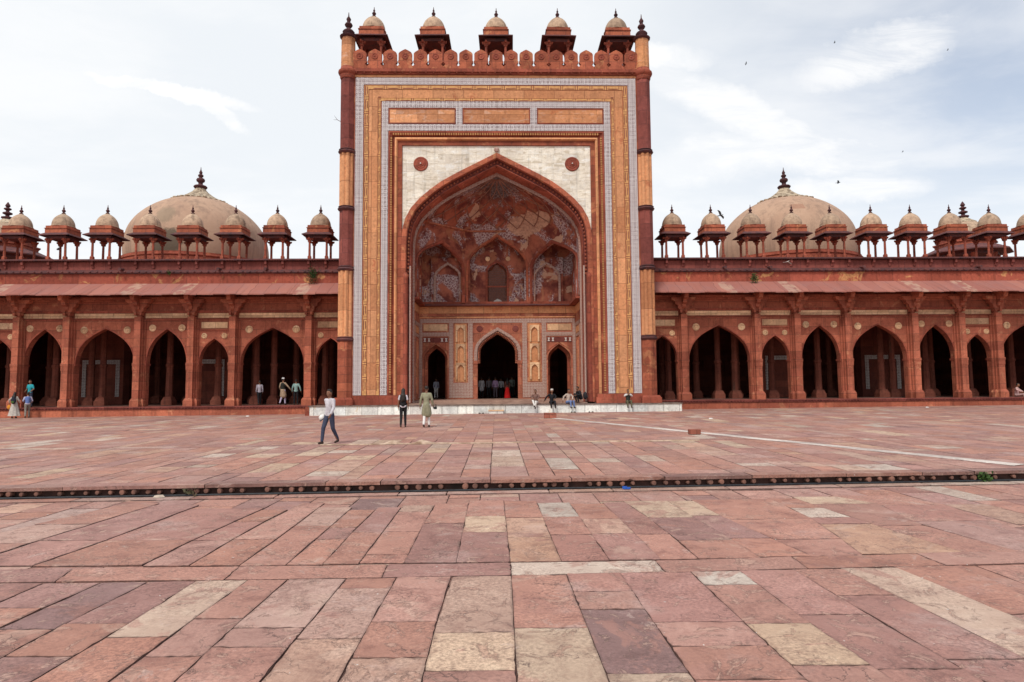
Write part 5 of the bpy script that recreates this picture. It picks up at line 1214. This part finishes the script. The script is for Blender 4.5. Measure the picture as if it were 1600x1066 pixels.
# near people on the court
wm = (-5.10, 19.75); g_ = gz(*wm)
p_ = person('young man in white long-sleeved shirt and patterned dark jeans walking across the court', (*wm, g_), R(-30), 1.66, WALK, (.70, .66, .70), (.055, .065, .11), vox=.011)
m_ = MB()                                                   # faded knees of the jeans
ct = empty('cap', (wm[0]-.25, wm[1]+.12, g_+.80), 'white cap held low in the hand of the young man in the white shirt', 'cap')
m_.lathe([(.10, -.03), (.105, .02), (.08, .07), (.03, .085)], 16); m_.build('crown', cloth((.75, .73, .70)), ct, smooth=60); ct.rotation_euler = (R(20), R(-35), 0)
m_ = MB(); m_.prism([(-.09, -.17), (.09, -.17), (.10, -.02), (-.10, -.02)], lambda a, b: (a, b, -.03), lambda a, b: (a, b, -.015)); m_.build('peak', cloth((.05, .05, .06)), ct)
w2 = (-3.90, 26.9); person('woman with very long black hair in black trousers walking towards the portal', (*w2, gz(*w2)), PI+.05, 1.62, STEP_, (.66, .62, .66), (.02, .02, .022), hair='long', sleeve=.35, vox=.012, female=True, vest=(.02, .02, .022))
k3 = (-2.92, 26.8); person('man in olive green long shirt and white trousers walking away, camera in hand', (*k3, gz(*k3)), PI-.05, 1.72, pose(legs=STEP_['legs'], feet=STEP_['feet'], arms=[((-.235, .02, 1.14), (-.26, -.06, .90)), ((.235, .03, 1.13), (.27, -.02, .88))]), (.30, .29, .19), (.72, .70, .68), hem=.85, vox=.013)
cm = empty('camera', (k3[0]+.36, k3[1]+.02, gz(*k3)+.80), 'black camera hanging from the right hand of the man in the olive long shirt', 'camera')
m_ = MB(); m_.box(-.07, .07, -.035, .035, -.05, .045); m_.box(-.025, .025, -.03, .03, .045, .07); m_.build('body', SHOE if False else cloth((.02, .02, .02), .4), cm)
m_ = MB(); m_.lathe([(.032, .03), (.036, .06), (.036, .12), (.03, .125)], 14, 0, 0, axis='y'); m_.build('lens', cloth((.02, .02, .02), .4), cm, smooth=40)
m_ = MB(); m_.tube([(-.07, 0, .04), (-.09, 0, .12), (-.05, .0, .17), (.03, 0, .14), (.07, 0, .04)], .008, 5); m_.build('strap', cloth((.03, .03, .03)), cm)
# seated on the edge of the plinth
def sit(lx=.1, kx=.0, lean=0., arms=None, cross=False, low=.16):
    l = [((-.12, -.44, .50), (-.12, -.50, low)), ((.12, -.44, .50), (.13, -.48, low))]
    if cross: l = [((-.10, -.42, .56), (.05, -.66, .26)), ((.10, -.44, .50), (.08, -.52, low))]
    a = arms or [((-.26, -.10, .80), (-.14, -.34, .66)), ((.26, -.10, .80), (.14, -.34, .66))]
    return dict(pel=(0, 0, .46+.0), chest=(0, -.03+lean, .80), neck=(0, -.06+lean*1.5, .99), head=(0, -.10+lean*1.6, 1.13), legs=l, arms=a, feet=[(l[0][1][0], l[0][1][1]-.13, l[0][1][2]-.05), (l[1][1][0], l[1][1][1]-.13, l[1][1][2]-.05)])
SY, SZ = 38.52, .655-.34
BL = (.018, .018, .022)
person('seated man in brown patterned shirt and white trousers, leftmost sitter on the plinth', (2.34, SY, SZ), R(-15), 1.66, sit(cross=True), (.20, .11, .09), (.70, .68, .64), vox=.013)
person('seated man in black with a pale skullcap leaning back on one arm', (3.30, SY, SZ), R(5), 1.68, sit(arms=[((-.30, .06, .78), (-.44, .12, .52)), ((.25, -.08, .80), (.12, -.30, .62))]), BL, (.02, .02, .024), cap=(.66, .60, .55), vox=.013)
person('seated man in beige shirt and blue jeans with his legs over the plinth edge', (4.28, SY, SZ), R(28), 1.68, sit(arms=[((-.30, .02, .78), (-.34, .05, .52)), ((.26, -.12, .78), (.10, -.36, .60))]), (.52, .42, .35), (.17, .24, .46), vox=.013)
cr = dict(pel=(0, 0, .30), chest=(0, -.10, .58), neck=(0, -.18, .74), head=(0, -.24, .88), legs=[((-.16, -.36, .52), (-.14, -.24, .09)), ((.16, -.36, .52), (.14, -.24, .09))], arms=[((-.28, -.18, .50), (-.20, -.38, .34)), ((.28, -.18, .50), (.20, -.42, .46))], feet=[(-.14, -.38, .04), (.14, -.38, .04)])
person('crouching person all in black on the plinth beside the man in the beige shirt', (5.12, 39.0, .70), R(-70), 1.70, cr, BL, BL, vox=.013)
bp = empty('backpack', (5.38, 38.98, 1.12), 'dark backpack on the back of the crouching person in black', 'backpack')
m_ = MB(); m_.ell((0, 0, 0), (.13, .18, .24), 14, 10); remeshed(m_, 'bag', cloth((.03, .03, .035)), bp, .016); m_ = MB(); m_.ell((.11, 0, -.06), (.05, .12, .10), 10, 8); m_.build('pocket', cloth((.05, .05, .055)), bp, smooth=60)
person('man in dark waistcoat and white scarf sitting alone on the right end of the plinth', (7.90, SY, SZ), 0, 1.62, sit(arms=[((-.24, -.10, .82), (-.05, -.24, .92)), ((.24, -.10, .82), (.05, -.26, .90))]), (.68, .66, .64), (.13, .12, .07), vest=(.035, .04, .035), vox=.013)
# inside the central doorway and the left door
DY = 47.6; DZ = .842
def px2x(px, D): return (px-775.4)/1000*D+.06
IND = [(750.5, 'person in pale grey shawl standing at the left jamb of the main doorway', (.50, .48, .50), BL, PI+.3, dict(hem=.5)),
       (762, 'person in dark grey clothes second from the left in the main doorway', (.16, .14, .15), BL, PI-.1, {}),
       (772, 'man in lilac shirt standing with his back turned in the main doorway', (.30, .20, .33), (.10, .08, .10), PI, {}),
       (781, 'man in white shirt and black trousers in the main doorway', (.55, .54, .56), BL, PI+.15, {}),
       (798, 'person in dim grey-green top at the right of the main doorway', (.17, .20, .18), BL, PI, {})]
for px, lab, c1, c2, rz, kw in IND:
    dy_ = random.uniform(-.5, .7); person(lab, (px2x(px, DY+dy_), DY+dy_, DZ), rz+random.uniform(-.5, .5), random.uniform(1.44, 1.66), pose(arms=[((-.205, .02, 1.13), (-.1-.15*random.random(), -.22, 1.0)), ((.205, .02, 1.13), (.215, -.05, .88))]) if random.random() < .6 else STAND, c1, c2, vox=.018, **kw)
person('woman in bright red long skirt standing in the main doorway', (px2x(790.5, DY-.4), DY-.4, DZ), PI+.1, 1.50, STAND, (.16, .06, .045), None, skirt=(.03, .98, .14, .26, (.60, .012, .012)), hair='long', vox=.018, female=True)
person('man in grey shirt and white trousers standing in the small left doorway', (px2x(680, 46.6), 46.6, DZ), R(10), 1.50, STAND, (.30, .31, .38), (.60, .58, .58), vox=.016)
# in the left arcade
FA = .62
person('man in pale grey shirt and black trousers walking inside the left arcade', (px2x(408, 42.5), 42.5, FA), PI+.5, 1.60, STEP_, (.45, .42, .48), BL, vox=.015)
person('man in white skullcap, dark waistcoat and beige long shirt in the left arcade', (px2x(444, 42.2), 42.2, FA), PI-.3, 1.76, pose(legs=STEP_['legs'], feet=STEP_['feet'], arms=[((-.30, -.05, 1.20), (-.42, -.16, 1.00)), ((.23, .02, 1.14), (.22, -.1, .9))]), (.50, .36, .24), (.58, .50, .66), cap=(.80, .80, .80), hem=.8, vest=(.025, .025, .02), vox=.014)
person('man in mint green shirt and black trousers standing in the left arcade', (px2x(464, 42.4), 42.4, FA), PI+.1, 1.66, pose(arms=[((-.27, .04, 1.16), (-.32, .02, .92)), ((.24, .03, 1.13), (.26, -.03, .88))]), (.30, .46, .43), BL, vox=.014)
# group at the far left
lw = (px2x(40, 40.0)-.1, 40.0); person('woman in long cream dress with a dark backpack at the far left', (*lw, gz(*lw)), PI+.15, 1.60, pose(arms=[((-.23, -.05, 1.15), (-.20, -.2, 1.0)), ((.32, .0, 1.20), (.36, -.12, 1.00))]), (.60, .54, .47), None, skirt=(.16, 1.02, .15, .36, (.60, .55, .49)), hair='long', vox=.015, female=True)
bk = empty('backpack', (lw[0]+.1, lw[1]-.24, gz(*lw)+1.08), 'dark backpack with green trim on the back of the woman in the cream dress', 'backpack')
m_ = MB(); m_.ell((0, 0, 0), (.15, .10, .22), 14, 10); remeshed(m_, 'bag', cloth((.02, .025, .04)), bk, .014); m_ = MB(); m_.ell((0, -.08, -.09), (.10, .04, .08), 10, 8); m_.build('pocket', cloth((.06, .12, .03)), bk, smooth=60)
ob = empty('handbag', (lw[0]-.36, lw[1]+.05, gz(*lw)+.68), 'orange handbag hanging from the arm of the woman in the cream dress', 'handbag')
m_ = MB(); m_.ell((0, 0, 0), (.13, .06, .14), 12, 8); m_.build('bag', cloth((.62, .25, .03)), ob, smooth=60); m_ = MB(); m_.tube([(-.09, 0, .1), (-.06, 0, .22), (.0, 0, .27), (.06, 0, .22), (.09, 0, .1)], .009, 5); m_.build('handle', cloth((.4, .15, .03)), ob)
lm = (px2x(57, 40.1), 40.1); person('man in white and blue shirt and grey trousers stepping forward at the far left', (*lm, gz(*lm)), PI+.6, 1.62, pose(chest=(0, -.08, 1.24), neck=(0, -.16, 1.42), head=(0, -.22, 1.55), legs=WALK['legs'], feet=WALK['feet'], arms=[((-.24, -.12, 1.12), (-.2, -.34, 1.02)), ((.24, -.12, 1.12), (.2, -.34, 1.04))]), (.58, .54, .68), (.22, .20, .17), vest=(.12, .18, .42), vox=.014)
lt = (px2x(61, 41.2), 41.15); person('man in teal shirt standing on the arcade edge at the far left', (*lt, FA), R(-12), 1.74, pose(arms=[((-.25, .02, 1.14), (-.16, -.2, 1.0)), ((.26, .0, 1.14), (.20, -.2, .98))]), (.03, .36, .42), (.05, .06, .10), sleeve=.45, vox=.014)
person('person in pale pink clothes seated in the arcade at the right edge of view', (px2x(1599, 41.9), 41.9, .76-.30), R(35), 1.66, sit(), (.60, .38, .36), (.55, .36, .34), vox=.015)
# sandals by the plinth
for i, (px, y_, lab) in enumerate(((893, 38.15, 'pair of black sandals on the court below the man in blue jeans'), (921, 38.05, 'dark shoes left on the court below the crouching person in black'), (750, 38.2, 'dark flat slippers left on the paving left of the pale stone step'))):
    sx = px2x(px, y_); S = empty('sandals', (sx, y_, gz(sx, y_)+.004), lab, 'shoes')
    for q in (-1, 1):
        m_ = MB(); m_.ell((q*.10, q*.04, .02), (.055, .14, .02), 12, 6); m_.tube([(q*.10-.05, q*.04-.04, .02), (q*.10, q*.04-.05, .075), (q*.10+.05, q*.04-.04, .02)], .014, 6); so = m_.build('sandal', cloth((.02, .02, .02)), S, smooth=50); so.rotation_euler = (0, 0, q*.3)
# ------------------------------------------------------------------ small things on the court
BR = stone('loose_brick', (.36, .12, .08), (.28, .09, .06), .5, .2, stain=.6)
def block(x, y, w_, d_, h_, lab, rz):
    B = MB(); B.box(-w_/2, w_/2, -d_/2, d_/2, 0, h_); o = B.build('stone_block', BR); bv = o.modifiers.new('b', 'BEVEL'); bv.width = .02; bv.segments = 2
    o.location = (x, y, gz(x, y)+.004); o.rotation_euler = (0, 0, rz); return tag(o, lab, 'stone block')
block(6.72, 21.8, .36, .28, .17, 'small red stone block on the court beside the pale strip and end of the roll', .1)
block(2.70, 32.6, .62, .4, .27, 'larger red stone block on the court at the upper end of the pale strip', -.05)
def ribbon(name, pts, wd, th, mat, lab, cat, wob=0.):
    m_ = MB(); n = len(pts); i0 = 0; rows = []
    for i, (x, y, lift) in enumerate(pts):
        a = pts[max(i-1, 0)]; b = pts[min(i+1, n-1)]; dx, dy = b[0]-a[0], b[1]-a[1]; l = math.hypot(dx, dy); nx, ny = -dy/l, dx/l
        w2_ = wd/2*(1+random.uniform(-wob, wob)); z = gz(x, y)+.004
        rows.append([(x-nx*w2_, y-ny*w2_, z), (x-nx*w2_*.9, y-ny*w2_*.9, z+th+lift*.6), (x, y, z+th*1.3+lift), (x+nx*w2_*.9, y+ny*w2_*.9, z+th+lift*.7), (x+nx*w2_, y+ny*w2_, z)])
    m_.skin(rows); return tag(m_.build(name, mat, smooth=60), lab, cat)
STRIP = stone('pale_strip', (.68, .61, .55), (.62, .54, .48), .5, .5, mortar=(.46, .36, .32), stain=.2)
MAT_ = plain('rolled_matting', (.58, .44, .33), (.24, .15, .10), 3.2, streak=0.)
pts = []
for i in range(61):
    f_ = i/60; x = 2.95+f_*(11.0-2.95)*1.5; y = 32.3+(13.6-32.3)*(f_*1.5)**.985 if f_ > 0 else 32.3
    pts.append((x, y, 0))
L0 = (2.95, 32.4); L1 = (11.0, 13.3)
pts = [(L0[0]+(L1[0]-L0[0])*k/50*1.25+.03*math.sin(k*.9), L0[1]+(L1[1]-L0[1])*k/50*1.25, 0) for k in range(51)]
pts = [p for p in pts if p[1] > yk(p[0])+.5]
ribbon('pale_mat_strip', pts, .44, .006, STRIP, 'long narrow pale strip of matting running diagonally over the right half of the court', 'mat')
KINK = {14: .05, 15: .10, 16: .04, 20: .05, 21: .11, 22: .07, 23: .03}
pts = [(-5.25+11.4*k/80, 19.35+.16*k/80+.03*math.sin(k*.35)+(.09*math.sin((k-12)/6*PI) if 12 < k < 27 else 0), KINK.get(k, 0)+random.uniform(0, .008)) for k in range(81)]
ribbon('rolled_mat', pts, .15, .022, MAT_, 'long crumpled roll of beige matting lying across the court before the portal', 'mat', .2)
m_ = MB(); random.seed(5)
for k in range(5): a = k*1.3; m_.prism([(0, -.03), (.10, -.04), (.13, .03), (.02, .05)], lambda u, v, a=a: (u*math.cos(a)-v*math.sin(a), (u*math.sin(a)+v*math.cos(a))*.7, .0), lambda u, v, a=a: (u*math.cos(a)-v*math.sin(a), (u*math.sin(a)+v*math.cos(a))*.7, .05+.03*math.sin(a*3)))
o = m_.build('plastic_wrapper', plain('blue_plastic', (.03, .10, .45), (.04, .16, .6), 20, .35)); o.scale = (.62, .62, .6); o.location = (2.42, 11.98+.041*2.42-.0, -.19); tag(o, 'crumpled blue plastic wrapper lying by the foot of the carved kerb', 'litter')
for x, y, lab, c_ in ((-6.05, 11.78, 'pale scrap of paper by the kerb left of the middle', (.6, .5, .4)), (10.2, 30.5, 'white paper scrap lying on the court right of the plinth', (.8, .78, .75)), (-14.8, 38.6, 'white scrap of paper on the court before the left arcade', (.8, .78, .75)), (26.5, 39.0, 'white scrap on the court before the right arcade', (.8, .8, .78))):
    m_ = MB(); m_.prism([(-.10, -.04), (.02, -.07), (.11, -.02), (.06, .06), (-.07, .05)], lambda a, b: (a, b, 0), lambda a, b: (a*.7, b*.7, .035)); o = m_.build('paper_scrap', plain('paper_%d' % len(lab), c_, tuple(k*.8 for k in c_), 12)); o.location = (x, y, (gz(x, y) if y > 12.5 else -.195)+.005); tag(o, lab, 'litter')
# ------------------------------------------------------------------ plants rooted in the walls
LEAF = plain('leaf_green', (.055, .11, .025), (.03, .06, .02), 9)
def shrub(loc, r, n, lab, mat=LEAF, h=1.):
    S = empty('wall_plant', loc, lab, 'plant'); m_ = MB(); st_ = MB()
    for k in range(7):
        a = random.uniform(0, 2*PI); e = Vector((math.cos(a)*r*.7, -abs(math.sin(a))*r*.6, random.uniform(-.4, .7)*r*h)); st_.tube([(0, .05, 0), tuple(e*.5+Vector((0, -.03, .04))), tuple(e)], [.012, .008, .004], 5)
    st_.build('stem', MAUVE, S)
    for k in range(n):
        v = Vector((random.gauss(0, .42), -abs(random.gauss(0, .35)), random.gauss(0, .5)*h))*r; q = Vector((random.uniform(-1, 1), random.uniform(-1, 1), random.uniform(-1, 1))).normalized(); a = q.orthogonal().normalized()*.035; b = q.cross(a).normalized()*.06
        m_.poly(v-a*.6, v+b*.4-a, v+b*1.2, v+b*.4+a)
    m_.build('leaves', mat, S); return S
shrub((px2x(487, 41.2), 41.2, 8.92), .38, 420, 'green shrub growing from the wall above the left eave near the portal', h=1.3)
shrub((px2x(1183, 41.2), 41.1, 8.68), .28, 260, 'green tuft growing above the right eave under the big right dome')
shrub((CX-21.0, 41.1, 9.15), .14, 60, 'tiny green tuft under the roof edge below the big left dome')
shrub((9.55, yk(9.55)-.02, -.10), .13, 90, 'small green weed growing from the carved kerb at the far right', h=.6)
shrub((-5.55, yk(-5.55)-.03, -.12), .09, 30, 'small dry weed growing from the carved kerb left of the middle', plain('dry_leaf', (.12, .08, .05), (.07, .08, .04), 8), h=.6)
tw = MB(); tw.tube([(0, 0, 0), (-.25, -.05, .12), (-.42, -.1, .36)], [.02, .015, .006], 5); tw.tube([(-.25, -.05, .12), (-.5, 0, .14)], [.012, .005], 5); o = tw.build('dry_twig', MAUVE); o.location = (-9.55, 39.0, 18.2); tag(o, 'dry twig sticking out from the upper left corner column of the portal', 'twig')
# ------------------------------------------------------------------ birds
def bird(loc, span, bank, head_, flap, lab, col=(.03, .03, .035)):
    B = empty('bird', loc, lab, 'bird'); B.rotation_euler = (0, bank, head_); k = span/1.2; mt = cloth(col)
    b = MB(); b.cap((0, -.14*k, 0), (0, .12*k, 0), .055*k, .05*k, 8); b.cap((0, -.14*k, .01*k), (0, -.24*k, .02*k), .045*k, .035*k, 8); b.cap((0, .1*k, 0), (0, .2*k, 0), .045*k, .02*k, 8); b.tube([(0, -.26*k, .02*k), (0, -.31*k, .01*k)], [.016*k, .004*k], 6)
    bo = remeshed(b, 'body', mt, B, .012*k if k > .4 else .01)
    t_ = MB(); t_.prism([(-.03*k, .15*k), (.03*k, .15*k), (.08*k, .34*k), (0, .31*k), (-.08*k, .34*k)], lambda a, b_: (a, b_, -.005*k), lambda a, b_: (a, b_, .006*k)); t_.build('tail', mt, B)
    for s in (-1, 1):
        w_ = MB(); sec = [(0, -.10, .10, 0), (.2, -.14, .10, flap*.10), (.4, -.12, .09, flap*.16), (.55, -.03, .09, flap*.17), (.62, .06, .08, flap*.16)]
        up_ = [[(s*a*k, (y0)*k, z*k+.008*k), (s*a*k, (y0+y1)/2*k, z*k+.02*k), (s*a*k, y1*k, z*k+.004*k)] for a, y0, y1, z in sec]; w_.skin(up_); w_.skin([[(p[0], p[1], p[2]-.012*k) for p in r_] for r_ in up_]); w_.skin([[r_[0] for r_ in up_], [(r_[0][0], r_[0][1], r_[0][2]-.012*k) for r_ in up_]]); w_.skin([[r_[2] for r_ in up_], [(r_[2][0], r_[2][1], r_[2][2]-.012*k) for r_ in up_]]); w_.build('wing', mt, B)
    return B
bird((px2x(1327, 39), 39, 14.35), .55, R(-38), R(60), .6, 'dark bird gliding in the sky to the right of the big right dome')
bird((px2x(90, 40), 40.2, 10.45), .50, R(20), R(-70), 1.6, 'dark pigeon flying between the posts of a kiosk at the far left', (.035, .03, .035))
bird((px2x(1134, 38), 38, 12.0), .75, R(35), R(40), .8, 'grey bird flying just left of the big right dome', (.10, .11, .12))
bird((px2x(1240, 38), 38, 9.15), .62, R(10), R(10), -1.2, 'white bird with curved wings flying before the right arcade roof', (.62, .60, .58))
bird((px2x(1184, 60), 60, 33.0), .45, R(20), R(80), 1., 'tiny dark bird high in the sky right of the portal top')
bird((px2x(1332, 60), 60, 35.2), .40, R(10), R(70), 1., 'tiny dark bird just below the bright elongated cloud')
bird((px2x(1436, 60), 60, 24.2), .35, R(10), R(70), 1., 'tiny dark bird in the sky above the right kiosks')
bird((px2x(1520, 60), 60, 34.5), .35, R(10), R(70), 1., 'tiny dark bird in the blue upper right of the sky')
